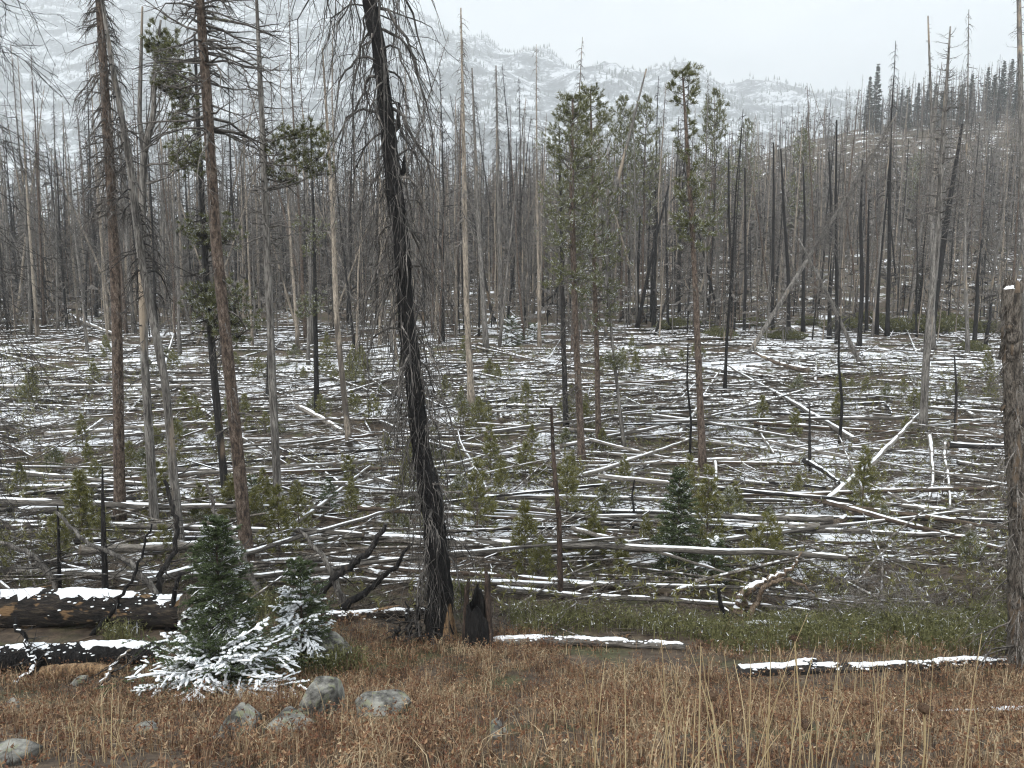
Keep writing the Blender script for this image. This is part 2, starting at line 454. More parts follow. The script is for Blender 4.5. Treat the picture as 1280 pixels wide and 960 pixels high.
def twigs(r, P, R, per, lf=(0.25, 0.5), k=3, spread=0.9, droop=0.3, tmin=0.25, rf=0.55, wob=0.12):
    """side twigs leaving the polylines P"""
    N, kk, _ = P.shape
    idx = np.repeat(np.arange(N), per); n = len(idx)
    u = r.uniform(tmin, 0.98, n) * (kk - 1); i = np.minimum(u.astype(int), kk - 2); f = (u - i)[:, None]
    b = P[idx, i] * (1 - f) + P[idx, i + 1] * f
    dirv = P[idx, i + 1] - P[idx, i]; dirv /= np.linalg.norm(dirv, axis=1, keepdims=True) + 1e-9
    Lb = np.linalg.norm(P[idx, -1] - P[idx, 0], axis=1)
    rd = r.normal(0, 1, (n, 3)); rd -= dirv * (rd * dirv).sum(1, keepdims=True); rd /= np.linalg.norm(rd, axis=1, keepdims=True) + 1e-9
    d = dirv + rd * spread * r.uniform(0.5, 1.2, (n, 1)); d /= np.linalg.norm(d, axis=1, keepdims=True)
    Ln = Lb * r.uniform(lf[0], lf[1], n)
    t = np.linspace(0, 1, k)[None, :, None]
    Q = b[:, None, :] + d[:, None, :] * Ln[:, None, None] * t + np.array([0, 0, -1.0]) * (droop * Ln)[:, None, None] * t ** 2
    J = np.cumsum(r.normal(0, wob / k * 2, (n, k, 3)), axis=1) * Ln[:, None, None]; J[:, 0] = 0
    rb = (R[idx, i] * rf)[:, None] * (1 - 0.8 * np.linspace(0, 1, k)[None, :])
    return Q + J, rb
def on_path(P, R, u):
    k = len(P); x = np.clip(u, 0, 1) * (k - 1); i = np.minimum(x.astype(int), k - 2); f = x - i
    return P[i] * (1 - f)[:, None] + P[i + 1] * f[:, None], R[i] * (1 - f) + R[i + 1] * f

def dead_crown(r, mb, P, R, u0, u1, n, Lm, style='mixed', rb=0.012, per=3, sub=2, sides=3, az0=None, spread=np.pi, rmin=0.0, m=0):
    """bare branches along the trunk path (u from base 0 to top 1)"""
    u = r.uniform(u0, u1, n); b, br = on_path(P, R, u)
    az = r.uniform(-np.pi, np.pi, n) if az0 is None else az0 + r.uniform(-spread, spread, n)
    v = (u - u0) / max(u1 - u0, 1e-6)
    Ln = Lm * (1.15 - 0.85 * v) * r.uniform(0.35, 1.15, n)
    if style == 'droop': rise = r.uniform(-0.2, 0.3, n); dp = r.uniform(0.4, 1.1, n)
    elif style == 'up': rise = r.uniform(-0.1, 0.3, n); dp = r.uniform(-0.4, 0.1, n)
    else: rise = r.uniform(-0.4, 0.35, n); dp = r.uniform(-0.3, 0.6, n)
    r0 = np.maximum(rb * (0.5 + Ln / Lm) * r.uniform(0.6, 1.2, n), rmin)
    A, RA = branches(r, b, az, Ln, rise, dp, r0, 5)
    mb.tubes(A, RA, sides, m)
    if per:
        B, RB = twigs(r, A, RA, per, droop=0.35 if style == 'droop' else 0.0)
        mb.tubes(B, RB, 3, m)
        if sub:
            C, RC = twigs(r, B, RB, sub, lf=(0.3, 0.7), k=2, droop=0.3 if style == 'droop' else 0.0, tmin=0.1, rf=0.7)
            mb.tubes(C, RC, 3, m)
    return A, RA

def needle_spray(r, mb, c, d, n, Ln, W, ang=1.1, m=0):
    """n needles round each centre c[N,3] pointing along d[N,3] within a cone"""
    N = len(c); idx = np.repeat(np.arange(N), n)
    dd = d[idx] + r.normal(0, 1, (N * n, 3)) * ang * 0.6; dd /= np.linalg.norm(dd, axis=1, keepdims=True) + 1e-9
    Ls = Ln * r.uniform(0.6, 1.15, N * n)[:, None]
    w = np.cross(dd, r.normal(0, 1, (N * n, 3))); w /= np.linalg.norm(w, axis=1, keepdims=True) + 1e-9
    b = c[idx] + r.normal(0, 1, (N * n, 3)) * Ln * 0.12
    mb.tris(b - w * W * 0.5, b + w * W * 0.5, b + dd * Ls, m)

def pine_crown(r, mb, P, R, u0, u1, n, Lm, shape='oval', tuft=22, nl=0.10, nw=0.012, clump=0.0, az0=None, spread=np.pi, per=5, mw=0, mn=1, rb=0.016):
    u = np.sort(r.uniform(u0, u1, n)); b, br = on_path(P, R, u); v = (u - u0) / (u1 - u0)
    prof = {'oval': np.sqrt(np.clip(1 - (1.6 * v - 0.6) ** 2, 0.03, 1)), 'cone': 1.05 - 0.95 * v, 'column': 0.75 + 0.25 * np.sin(v * 9) - 0.45 * v ** 3}[shape]
    Ln = Lm * prof * r.uniform(0.55, 1.1, n)
    az = np.arange(n) * 2.4 + r.normal(0, 0.4, n) if az0 is None else az0 + r.uniform(-spread, spread, n)
    rise = r.uniform(-0.15, 0.25, n) + 0.35 * v; dp = r.uniform(-0.45, 0.15, n)
    A, RA = branches(r, b, az, Ln, rise, dp, rb * (0.5 + Ln / Lm), 6, wob=0.08)
    mb.tubes(A, RA, 3, mw)
    B, RB = twigs(r, A, RA, per, lf=(0.15, 0.42), k=3, spread=0.9, droop=-0.2, tmin=0.35)
    mb.tubes(B[:, ::2], RB[:, ::2], 3, mw)
    keep = r.random(len(B)) > clump; B = B[keep]
    for f in (0.45, 0.75, 1.0):
        i = f * 2; i0 = min(int(i), 1); q = B[:, i0] * (1 - (i - i0)) + B[:, i0 + 1] * (i - i0)
        d = B[:, 2] - B[:, 0]; d /= np.linalg.norm(d, axis=1, keepdims=True) + 1e-9
        needle_spray(r, mb, q, d + np.array([0, 0, 0.25]), tuft // 3 + 1, nl, nw, 1.0, mn)

def fir_crown(r, mb, H, Rb, nwh, per, tw, nper, nl, nw, taper=1.0, snowmb=None, snow_p=0.0, z0=0.06, droop=0.35, mw=0, mn=1, lean=(0, 0), snow_r=0.02, skip=None, snow_z=(0, 9)):
    """whorled conifer: branches with flat side twigs lined with needles; optional snow lying on the twigs"""
    zs = z0 * H + (H * (1 - z0)) * (np.linspace(0, 1, nwh) ** 0.92)
    base = []; az = []; Ln = []; v_ = []
    for i, z in enumerate(zs[:-1]):
        v = (z - z0 * H) / (H * (1 - z0)); n = max(3, int(per * (1 - 0.5 * v)))
        a = np.arange(n) * 2 * np.pi / n + r.uniform(0, 6.28) + r.normal(0, 0.2, n)
        l = Rb * (1 - v) ** taper * r.uniform(0.72, 1.12, n) + 0.012 * H
        if skip is not None: kp = ~skip(a, v, r); a = a[kp]; l = l[kp]; n = len(a)
        base.append(np.stack([lean[0] * z * np.ones(n), lean[1] * z * np.ones(n), z + r.normal(0, 0.01 * H, n)], 1)); az.append(a); Ln.append(l); v_.append(np.full(n, v))
    base = np.concatenate(base); az = np.concatenate(az); Ln = np.concatenate(Ln); v_ = np.concatenate(v_); N = len(base)
    rise = 0.10 + 0.7 * v_ + r.normal(0, 0.08, N); dp = droop * (1 - v_) + r.normal(0, 0.06, N)
    A, RA = branches(r, base, az, Ln, rise, dp, 0.004 * H * (0.4 + Ln / Rb), 6, wob=0.05)
    mb.tubes(A, RA, 3, mw)
    # flat side twigs
    idx = np.repeat(np.arange(N), tw); n = len(idx)
    u = r.uniform(0.12, 0.97, n); x = u * 5; i = np.minimum(x.astype(int), 4); f = (x - i)[:, None]
    b = A[idx, i] * (1 - f) + A[idx, i + 1] * f; dv = A[idx, i + 1] - A[idx, i]; dv /= np.linalg.norm(dv, axis=1, keepdims=True) + 1e-9
    side = np.cross(dv, np.array([0, 0, 1.0])); side /= np.linalg.norm(side, axis=1, keepdims=True) + 1e-9
    sg = np.where(r.random(n) < 0.5, 1.0, -1.0)[:, None]
    d = dv * 0.75 + side * sg * r.uniform(0.5, 0.9, (n, 1)) + r.normal(0, 0.12, (n, 3)); d /= np.linalg.norm(d, axis=1, keepdims=True)
    tl = Ln[idx] * (0.5 - 0.34 * u) * r.uniform(0.7, 1.2, n) + 0.02 * H * 0.4
    t = np.linspace(0, 1, 3)[None, :, None]
    B = b[:, None, :] + d[:, None, :] * tl[:, None, None] * t + np.array([0, 0, -0.15]) * tl[:, None, None] * t ** 2
    mb.tubes(B[:, ::2], np.broadcast_to((0.0016 * H * np.array([1, 0.4]))[None], (n, 2)), 3, mw)
    allp = np.concatenate([B]); AL = A
    def line(Q, cnt):
        k = Q.shape[1]; m = len(Q); idx = np.repeat(np.arange(m), cnt); x = r.uniform(0.05, 1, m * cnt) * (k - 1); i = np.minimum(x.astype(int), k - 2); f = (x - i)[:, None]
        c = Q[idx, i] * (1 - f) + Q[idx, i + 1] * f; dv = Q[idx, i + 1] - Q[idx, i]; dv /= np.linalg.norm(dv, axis=1, keepdims=True) + 1e-9
        rd = r.normal(0, 1, c.shape); rd[:, 2] = np.abs(rd[:, 2]) * 0.8 - 0.15
        nd = dv * 0.75 + rd * 0.55; nd /= np.linalg.norm(nd, axis=1, keepdims=True)
        w = np.cross(nd, r.normal(0, 1, c.shape)); w /= np.linalg.norm(w, axis=1, keepdims=True) + 1e-9
        Ls = nl * r.uniform(0.6, 1.1, (len(c), 1))
        mb.tris(c - w * nw * 0.5, c + w * nw * 0.5, c + nd * Ls, mn)
    line(B, nper); line(A, nper)
    if snowmb is not None and snow_p > 0:
        bs = r.random(N) < snow_p
        for Q, p, own in ((B, 0.7, idx), (A, 0.6, np.arange(N))):
            zc = Q[:, -1, 2]; kp = bs[own] & (r.random(len(Q)) < p) & (zc > snow_z[0]) & (zc < snow_z[1]); S = Q[kp]
            if len(S) == 0: continue
            kt = 5; xt = np.linspace(0.2, 0.98, kt) * (S.shape[1] - 1); it = np.minimum(xt.astype(int), S.shape[1] - 2); ft = (xt - it)[None, :, None]; CT = S[:, it] * (1 - ft) + S[:, it + 1] * ft
            rt = snow_r * 0.62 * r.uniform(0.5, 1.4, (len(S), kt)) * np.array([0.5, 1, 1.1, 1, 0.5])[None]; CT = CT + np.array([0, 0, 1.0]) * (rt * 0.3)[:, :, None]; snowmb.tubes(CT, rt, 6, 0, cap=True, flat=0.5, rough=0.4)
            k = 3; mq = len(S) * k; ii = np.repeat(np.arange(len(S)), k); x = r.uniform(0.2, 1.0, mq) * (S.shape[1] - 1); i = np.minimum(x.astype(int), S.shape[1] - 2); f = (x - i)[:, None]
            C = S[ii, i] * (1 - f) + S[ii, i + 1] * f; rr = snow_r * r.uniform(0.35, 1.1, mq); C = C + r.normal(0, 0.35, C.shape) * rr[:, None] * np.array([1, 1, 0.2]); C[:, 2] += rr * 0.25
            BV, BF = ICO1; V = C[:, None, :] + BV[None] * (rr[:, None, None] * r.uniform(0.75, 1.25, (mq, len(BV), 1))) * np.array([1.15, 1.15, 0.6])
            snowmb.add(V, t=(np.arange(mq)[:, None, None] * len(BV) + BF[None]).reshape(-1, 3))
    return A

# ------------------------------------------------------------------ the ground
def build_ground():
    ys = np.concatenate([np.linspace(-100, -5, 16), np.arange(-4, 10, 0.22), np.arange(10, 75, 0.33), np.geomspace(75.3, 320, 110), np.geomspace(330, 1400, 24)])
    ss = np.linspace(-1, 1, 211)
    wd = np.interp(ys, [-100, -5, 0, 10, 75, 320, 1400], [120, 16, 14, 18, 90, 420, 1500])
    X = ss[None, :] * wd[:, None]; Y = np.broadcast_to(ys[:, None], X.shape); Z = gz(X, Y)
    n, m = X.shape; i = np.arange(n - 1)[:, None] * m + np.arange(m - 1)[None, :]
    mb = MB(); mb.add(np.stack([X, Y, Z], -1), np.stack([i, i + 1, i + m + 1, i + m], -1))
    o = link('ground', mb.mesh('ground', M['ground'])); tag(o, 'patchy snow and brown litter on the forest floor', 'ground', kind='structure')
build_ground()

def mz(x, y):
    x = np.asarray(x, float); y = np.asarray(y, float)
    # the ridge comes down from the cloud at one side to the far end of the valley at the other
    top = np.interp(x / 2600.0, [-1.6, -0.75, -0.35, -0.08, 0.02, 0.11, 0.20, 0.30, 0.42, 0.8], [1000, 1000, 930, 735, 690, 655, 610, 575, 535, 400])
    Lr = 1850.0 + 1500.0 * sst(-200, -1500, x); t = np.clip((y - 800) / Lr, 0, 1); top = top * (1 + 0.62 * sst(-200, -1500, x))
    z = -20 + (top + 20) * (0.25 * t + 0.75 * t * t * (3 - 2 * t))
    z = z - 260 * sst(2750 + 1600 * sst(-200, -1500, x), 5200, y)
    rel = sst(900, 2200, y)
    z = z + rel * ((fbm(x / 260, y / 260, 21, 5) - 0.47) * 120 + (fbm(x / 90, y / 340, 25, 4) - 0.47) * 95 + (np.abs(fbm(x / 500, y / 500, 31, 4) - 0.47)) * -150 + 18)
    return z
def build_mountain():
    ys = np.linspace(760, 4700, 160); ss = np.linspace(-1, 1, 240)
    wd = 1500 + ys * 0.9; X = ss[None] * wd[:, None]; Y = np.broadcast_to(ys[:, None], X.shape); Z = mz(X, Y)
    n, m = X.shape; i = np.arange(n - 1)[:, None] * m + np.arange(m - 1)[None, :]
    mb = MB(); mb.add(np.stack([X, Y, Z], -1), np.stack([i, i + 1, i + m + 1, i + m], -1))
    o = link('mountain', mb.mesh('mountain', M['mountain'])); tag(o, 'snow-covered mountain ridge fading up into low cloud', 'mountain', kind='structure')
    # the timber on it: narrow conifers too far off to count
    r = np.random.default_rng(3); N = 24000
    y = r.uniform(1000, 3600, N); x = r.uniform(-0.85, 0.55, N) * y
    d = fbm(x / 160, y / 160, 41, 4) + r.normal(0, 0.07, N); kp = d > 0.43; x = x[kp]; y = y[kp]; N = len(x)
    z = mz(x, y); h = r.uniform(7, 19, N); rad = h * r.uniform(0.10, 0.16, N)
    P = np.stack([np.stack([x, y, z - 1], 1), np.stack([x, y, z + h * 0.25], 1), np.stack([x, y, z + h], 1)], 1)
    mb = MB(); mb.tubes(P[:, 1:], np.stack([rad, rad * 0.02], 1), 4)
    o = link('mountain_forest', mb.mesh('mountain_forest', M['fir_far'])); tag(o, 'distant conifer forest dotting the snowy mountainside', 'forest', kind='stuff')
build_mountain()

# ------------------------------------------------------------------ standing trees that the photo lets one single out
def px_path(pts, k=None, bow=0.0):
    """[(px, py, width_px)...] top first, base last -> base point, local polyline base->top, radii (all in metres)"""
    b = at(pts[-1][0], pts[-1][1]); Y = b[1]; P = []; R = []
    n = len(pts)
    for j, (x, y, w) in enumerate(reversed(pts)):
        p = at_y(x, y, Y + bow * (j / max(n - 1, 1))); dep = float(np.dot(p - CAM, _F))
        P.append(p); R.append(w * 0.44 * dep / FPX)
    P = np.array(P); P[0] = b; P[0, 2] -= 0.12
    P[1:-1, :2] += rng.normal(0, 0.022, (len(P) - 2, 2))
    P, R = resample(P, R, k or max(14, 5 * n))
    return b, P - b, R

def trunk_mesh(P, R, mat, sides=10, flare=True, rough=0.10, cap=True):
    mb = MB(); R = R.copy()
    if flare: R[0] *= 1.45; R[1] *= 1.12
    mb.tubes(P, R, sides, 0, cap=cap, rough=rough); return mb.mesh('trunk', mat)

LM = []        # landmarks (position, phrase) used to say where the look-alikes stand
def tree(name, pts, mat, label, cat, crowns=(), seed=1, slim=1.0, sides=10, bow=0.0, twig='twig', group=None, landmark=None, extra=None, rough=0.10):
    r = np.random.default_rng(seed); b, P, R = px_path(pts, bow=bow); R = R * slim
    t = thing(name, b, label, cat, group)
    link('trunk', trunk_mesh(P, R, M[mat], sides, rough=rough), t)
    mb = MB(); sc = float(b[1] + 1.5)
    for c in crowns:
        c = dict(c); ty = c.pop('type', 'dead')
        if ty == 'dead': dead_crown(r, mb, P, R, m=0, **c)
        elif ty == 'pine': pine_crown(r, mb, P, R, mw=0, mn=1, **c)
        elif ty == 'clumps':
            for (x, y, rp) in c['at']:
                ce = at_y(x, y, b[1] + r.uniform(-0.25, 0.25)) - b; rad = rp * sc / FPX * 1.3
                j = int(np.argmin(np.linalg.norm(P - (ce - np.array([0, 0, rad * 0.8])), axis=1)))
                br, rr = resample(np.array([P[j], (P[j] * 0.45 + ce * 0.55) + np.array([0, 0, -0.06 - 0.1 * rad]), ce]), [0.022, 0.014, 0.006], 7)
                br[1:-1] += r.normal(0, 0.02, (5, 3)); mb.tubes(br, rr, 4, 0)
                n = int(c.get('n', 26) * 1.6); d = r.normal(0, 1, (n, 3)); d /= np.linalg.norm(d, axis=1, keepdims=True); d[:, 2] = d[:, 2] * 0.8 + 0.15
                q = ce + d * rad * (r.random((n, 1)) ** 0.45)
                S = np.stack([np.broadcast_to(ce - np.array([0, 0, 0.25 * rad]), q.shape), (q + ce) / 2 - np.array([0, 0, 0.1 * rad]), q], 1)
                mb.tubes(S, np.broadcast_to(np.array([[0.006, 0.004, 0.002]]), (n, 3)), 3, 0)
                needle_spray(r, mb, q, d * 0.6 + np.array([0, 0, 0.5]), int(c.get('per', 30) * 2.0), c.get('nl', 0.085), c.get('nw', 0.012), 1.15, 1)
    if mb.n:
        o = link('crown', mb.mesh('crown', [M[twig], M['pine']]), t)
        o['kind'] = 'stuff'
    if extra: extra(t, b, P, R, r)
    if landmark: LM.append((b, landmark))
    return t

D_ = dict
def straight(x0, y0, x1, y1, w, wt=2, n=4, wig=3, seed=0):
    r = np.random.default_rng(seed + int(x0 * 7 + y0)); u = np.linspace(0, 1, n)
    return [(x0 + (x1 - x0) * a + (r.normal(0, wig) if 0 < i < n - 1 else 0), y0 + (y1 - y0) * a, wt + (w - wt) * a ** 0.7) for i, a in enumerate(u)]

tree('dead_tree', [(112, -260, 4), (125, 0, 10), (138, 200, 13), (146, 400, 14), (150, 665, 16)], 'red_bark',
     'tall red-brown dead conifer whose upper trunk hangs thick with drooping bare branches', 'tree',
     [D_(u0=0.45, u1=0.99, n=310, Lm=0.85, style='droop', rb=0.0175, per=4, sub=2), D_(u0=0.1, u1=0.5, n=35, Lm=0.5, style='droop', rb=0.0140)], 11, landmark='the red-brown drooping dead conifer')
tree('dead_tree', [(117, -70, 3), (140, 80, 7), (160, 200, 10), (180, 330, 11), (205, 480, 11), (226, 690, 13)], 'grey_bark',
     'dark dead conifer slanting across in front of the forked grey pine', 'tree',
     [D_(u0=0.45, u1=0.98, n=148, Lm=0.6, style='droop', rb=0.0158, per=3, sub=2), D_(u0=0.1, u1=0.5, n=27, Lm=0.4, style='mixed', rb=0.0140)], 12, twig='dark_twig')
def forks(t, b, P, R, r):
    for pts in ([(178, 8, 2), (176, 80, 4), (174, 150, 5), (180, 190, 7)], [(201, 25, 2), (193, 90, 4), (192, 145, 6), (180, 190, 8)]):
        Q = []; W = []
        for (x, y, w) in reversed(pts):
            p = at_y(x, y, b[1]); Q.append(p - b); W.append(w * 0.5 * (b[1] + 1) / FPX)
        Q, W = resample(np.array(Q), W, 10); mb = MB(); mb.tubes(Q, W, 8, 0, cap=True); link('fork', mb.mesh('fork', M['grey_bark']), t)
        mb = MB(); dead_crown(r, mb, Q, W, 0.2, 0.98, 26, 0.32, 'mixed', 0.007, per=2, sub=1); o = link('twigs', mb.mesh('twigs', M['twig']), t); o['kind'] = 'stuff'
tree('pine_tree', [(180, 187, 9), (176, 300, 11), (181, 450, 11), (188, 560, 12), (194, 668, 13)], 'grey_bark',
     'grey pine with a forked top and dark green needle tufts along one fork', 'tree',
     [D_(type='clumps', at=[(206, 48, 17), (203, 62, 15), (196, 56, 12), (212, 70, 14), (210, 92, 19), (222, 104, 15), (205, 110, 14), (228, 118, 15), (218, 84, 14), (232, 132, 12), (222, 152, 8), (235, 184, 20), (242, 200, 20), (228, 206, 16), (248, 190, 12)], n=22, per=30),
      D_(u0=0.25, u1=0.98, n=45, Lm=0.6, style='mixed', rb=0.0158)], 13, extra=forks, landmark='the forked grey pine')
tree('pine_tree', [(243, 40, 3), (250, 200, 7), (257, 350, 9), (268, 480, 10), (280, 600, 11), (288, 645, 13)], 'char_patch',
     'scorched dark pine with two low bunches of green needles, behind the reddest trunk', 'tree',
     [D_(type='clumps', at=[(258, 300, 26), (278, 296, 24), (252, 290, 18), (258, 366, 22), (250, 374, 20), (276, 372, 24), (290, 396, 32), (296, 414, 26), (276, 406, 24), (288, 378, 24)], n=34, per=34),
      D_(u0=0.4, u1=0.98, n=94, Lm=0.7, style='mixed', rb=0.0158)], 14, twig='dark_twig')
tree('pine_tree', [(222, -330, 5), (248, 0, 12), (262, 150, 14), (272, 300, 15), (284, 430, 16), (298, 570, 17), (312, 725, 20)], 'red_bark',
     'tall reddish-trunked pine, mostly bare branches with thin green tips high up', 'tree',
     [D_(u0=0.56, u1=0.99, n=270, Lm=1.15, style='mixed', rb=0.0192, per=4, sub=2),
      D_(type='pine', u0=0.67, u1=0.99, n=34, Lm=1.0, az0=0.0, spread=1.0, tuft=12, nl=0.07, nw=0.007, clump=0.25, per=5, rb=0.009),
      D_(type='pine', u0=0.76, u1=0.99, n=12, Lm=0.8, az0=3.1, spread=0.8, tuft=12, nl=0.07, nw=0.007, clump=0.3, per=4, rb=0.009),
      D_(u0=0.2, u1=0.6, n=54, Lm=0.6, style='droop', rb=0.0158)], 15, landmark='the reddish-trunked pine')
tree('pine_tree', [(318, -60, 3), (330, 150, 8), (334, 300, 10), (342, 480, 11), (350, 682, 12)], 'grey_bark',
     'slim grey-brown pine reaching snow-dusted tufted limbs to one side', 'tree',
     [D_(type='clumps', at=[(346, 190, 12), (356, 168, 12), (374, 168, 10), (392, 166, 12), (348, 214, 13), (360, 222, 12), (384, 206, 14), (400, 214, 15), (396, 196, 14), (404, 180, 12), (372, 190, 11)], n=16, per=24),
      D_(u0=0.5, u1=0.98, n=121, Lm=0.85, style='mixed', rb=0.0158, per=3, sub=2), D_(u0=0.2, u1=0.5, n=21, Lm=0.4, style='mixed', rb=0.0140)], 16)
tree('pine_tree', [(388, 150, 2), (392, 300, 4), (394, 400, 6), (396, 524, 8)], 'char',
     'thin black-trunked pine with small green tufts, alone on the log field', 'tree',
     [D_(type='clumps', at=[(384, 284, 15), (402, 286, 15), (393, 296, 12), (388, 312, 12), (384, 378, 9), (396, 376, 12), (390, 388, 11), (378, 392, 7)], n=16, per=24, nl=0.11, nw=0.013),
      D_(u0=0.4, u1=0.98, n=54, Lm=0.8, style='mixed', rb=0.0158)], 17, twig='dark_twig', landmark='the thin black-trunked pine')

# the burnt black tree: each drooping limb is a part of its own
def burnt_limbs(t, b, P, R, r):
    spec = []
    U = np.linspace(0.985, 0.10, 118)
    for i, u in enumerate(U):
        az = (i * 2.399 + r.normal(0, 0.5)) % (2 * np.pi)
        if abs(math.sin(az)) > 0.75 and r.random() < 0.5: az = r.choice([0.2, math.pi - 0.2]) + r.normal(0, 0.5)
        top = sst(0.55, 0.8, u)
        Ln = r.uniform(0.55, 1.25) * (0.75 + 0.35 * float(top)) * (0.75 if u < 0.3 else 1)
        spec.append((u, az, Ln, r.uniform(0.15, 0.5) + 0.15 * (r.random() < 0.4), r.uniform(1.1, 2.3), r.uniform(0.010, 0.020)))
        if i % 2 and u < 0.72: spec.append((u, az + 1.5, r.uniform(0.3, 0.5), 0.3, r.uniform(2.2, 3.6), r.uniform(0.008, 0.013)))
    # the strongest limbs
    for u, az, Ln, ri, dp, r0 in ((0.875, 3.0, 1.05, 0.25, 1.7, 0.032), (0.87, 0.1, 1.0, 0.1, 1.0, 0.030), (0.83, 3.3, 0.8, 0.2, 1.9, 0.02), (0.80, 0.4, 1.15, -0.1, 1.3, 0.024),
                                  (0.74, 0.2, 1.0, -0.2, 1.5, 0.024), (0.63, -0.2, 1.1, -0.2, 1.7, 0.022), (0.55, 0.15, 1.2, 0.1, 1.9, 0.02), (0.50, 2.9, 0.9, 0.2, 1.9, 0.018), (0.45, 3.4, 0.9, 0.1, 2.2, 0.018)):
        spec.append((u, az, Ln, ri, dp, r0))
    for (u, az, Ln, ri, dp, r0) in spec:
        p, rr = on_path(P, R, np.array([u]))
        A, RA = branches(r, p, np.array([az]), np.array([Ln]), np.array([ri]), np.array([dp]), np.array([r0]), 10, wob=0.16)
        RA = r0 * (1 - 0.75 * np.linspace(0, 1, 10) ** 1.3)[None]
        mb = MB(); mb.tubes(A, RA, 5, 0, rough=0.2)
        B, RB = twigs(r, A, RA, 7, lf=(0.15, 0.42), k=5, spread=0.8, droop=0.7, tmin=0.2, rf=0.5, wob=0.2); mb.tubes(B, np.maximum(RB, 0.0034), 4)
        C, RC = twigs(r, B, RB, 1, lf=(0.3, 0.7), k=4, spread=0.8, droop=0.6, tmin=0.1, rf=0.6, wob=0.2); mb.tubes(C, np.maximum(RC, 0.0024), 3)
        link('branch', mb.mesh('branch', M['hero_twig']), t)
    for u, az, l in ((0.60, 0.3, 0.3), (0.55, 0.2, 0.22), (0.93, 0.1, 0.12), (0.83, 3.0, 0.12)):      # burnt stubs
        p, rr = on_path(P, R, np.array([u])); d = np.array([math.cos(az), math.sin(az), 0.5 if l > 0.15 else -0.2])
        Q, W = resample(np.array([p[0], p[0] + d * 0.12, p[0] + d * 0.14 + np.array([0, 0, l])]), [0.05, 0.045, 0.02], 7)
        mb = MB(); mb.tubes(Q, W * 0.7, 7, 0, cap=True, rough=0.3); link('stub', mb.mesh('stub', M['char']), t)
    # bark burnt through to bare wood at the foot
    mb = MB(); n = 9; th = np.linspace(-1.75, -0.35, n)
    V = []
    for z, s in ((0.02, 0.9), (0.12, 1.0), (0.28, 0.8), (0.42, 0.5), (0.55, 0.12)):
        c, rr = on_path(P, R, np.array([0.02 + z / (P[-1, 2])]))
        m0 = -0.75; a = m0 + (th - th.mean()) * s + r.normal(0, 0.05, n)
        rad = (rr[0] * (1.36 - 0.5 * min(z / 0.3, 0.6)) + 0.008)
        V.append(np.stack([c[0, 0] + np.cos(a) * rad, c[0, 1] + np.sin(a) * rad, np.full(n, z) + r.normal(0, 0.02, n)], 1))
    V = np.concatenate(V); q = [(i * n + j, i * n + j + 1, (i + 1) * n + j + 1, (i + 1) * n + j) for i in range(4) for j in range(n - 1)]
    mb.add(V, q); tag(link('bare_wood', mb.mesh('bare_wood', M['orange']), t), 'bare orange wood at the foot of the trunk')
M['orange'] = bark('fresh_orange_wood', [(0.25, (0.10, 0.06, 0.035)), (0.5, (0.27, 0.17, 0.09)), (0.8, (0.42, 0.29, 0.17))], scale=(10, 10, 2))
tree('burnt_tree', [(438, -330, 12), (452, -120, 18), (461, 0, 22), (470, 60, 22), (482, 150, 23), (490, 250, 25), (500, 310, 25), (505, 380, 25), (514, 450, 26), (526, 560, 30), (540, 650, 34), (552, 760, 40), (551, 803, 46)], 'char',
     'charred black tree trunk draped from top to foot in drooping dead branches', 'tree', (), 21, slim=0.9, sides=16, extra=burnt_limbs, rough=0.34, landmark='the charred black tree')

# centre pines
tree('pine_tree', [(716, 122, 2), (716, 250, 8), (719, 400, 9), (728, 582, 11)], 'red_bark',
     'brown-trunked pine with a dense narrow olive crown, thickest of its clump', 'tree',
     [D_(type='pine', u0=0.50, u1=1.0, n=140, Lm=1.05, shape='oval', tuft=33, nl=0.12, nw=0.019, per=6, clump=0.08), D_(u0=0.2, u1=0.6, n=81, Lm=0.9, style='droop', rb=0.0175)], 31, bow=0.3, landmark='the clump of three green pines')
tree('pine_tree', [(738, 112, 2), (742, 300, 6), (746, 430, 7), (749, 566, 9)], 'red_bark',
     'slender pine with a long ragged olive crown hanging lower than its neighbours', 'tree',
     [D_(type='pine', u0=0.36, u1=1.0, n=140, Lm=1.15, shape='oval', tuft=33, nl=0.12, nw=0.019, per=6, clump=0.08), D_(u0=0.1, u1=0.4, n=35, Lm=0.7, style='mixed', rb=0.0158)], 32, bow=0.8)
tree('pine_tree', [(699, 158, 2), (703, 400, 7), (708, 550, 8)], 'char_patch',
     'dark pine with a sparse half-dead crown at the side of the pine clump', 'tree',
     [D_(type='pine', u0=0.5, u1=1.0, n=46, Lm=0.95, shape='column', tuft=16, nl=0.12, nw=0.013, per=4, clump=0.3), D_(u0=0.05, u1=0.9, n=148, Lm=0.8, style='droop', rb=0.0175)], 33, bow=0.5)
tree('young_pine', [(750, 240, 2), (765, 420, 4), (781, 562, 6)], 'grey_bark',
     'thin leaning young pine with one small tuft beside the pine clump', 'tree',
     [D_(type='clumps', at=[(768, 452, 12), (764, 448, 9), (774, 456, 9)], n=16, per=22, nl=0.12, nw=0.014), D_(u0=0.4, u1=0.95, n=32, Lm=0.6, rb=0.0140)], 34)
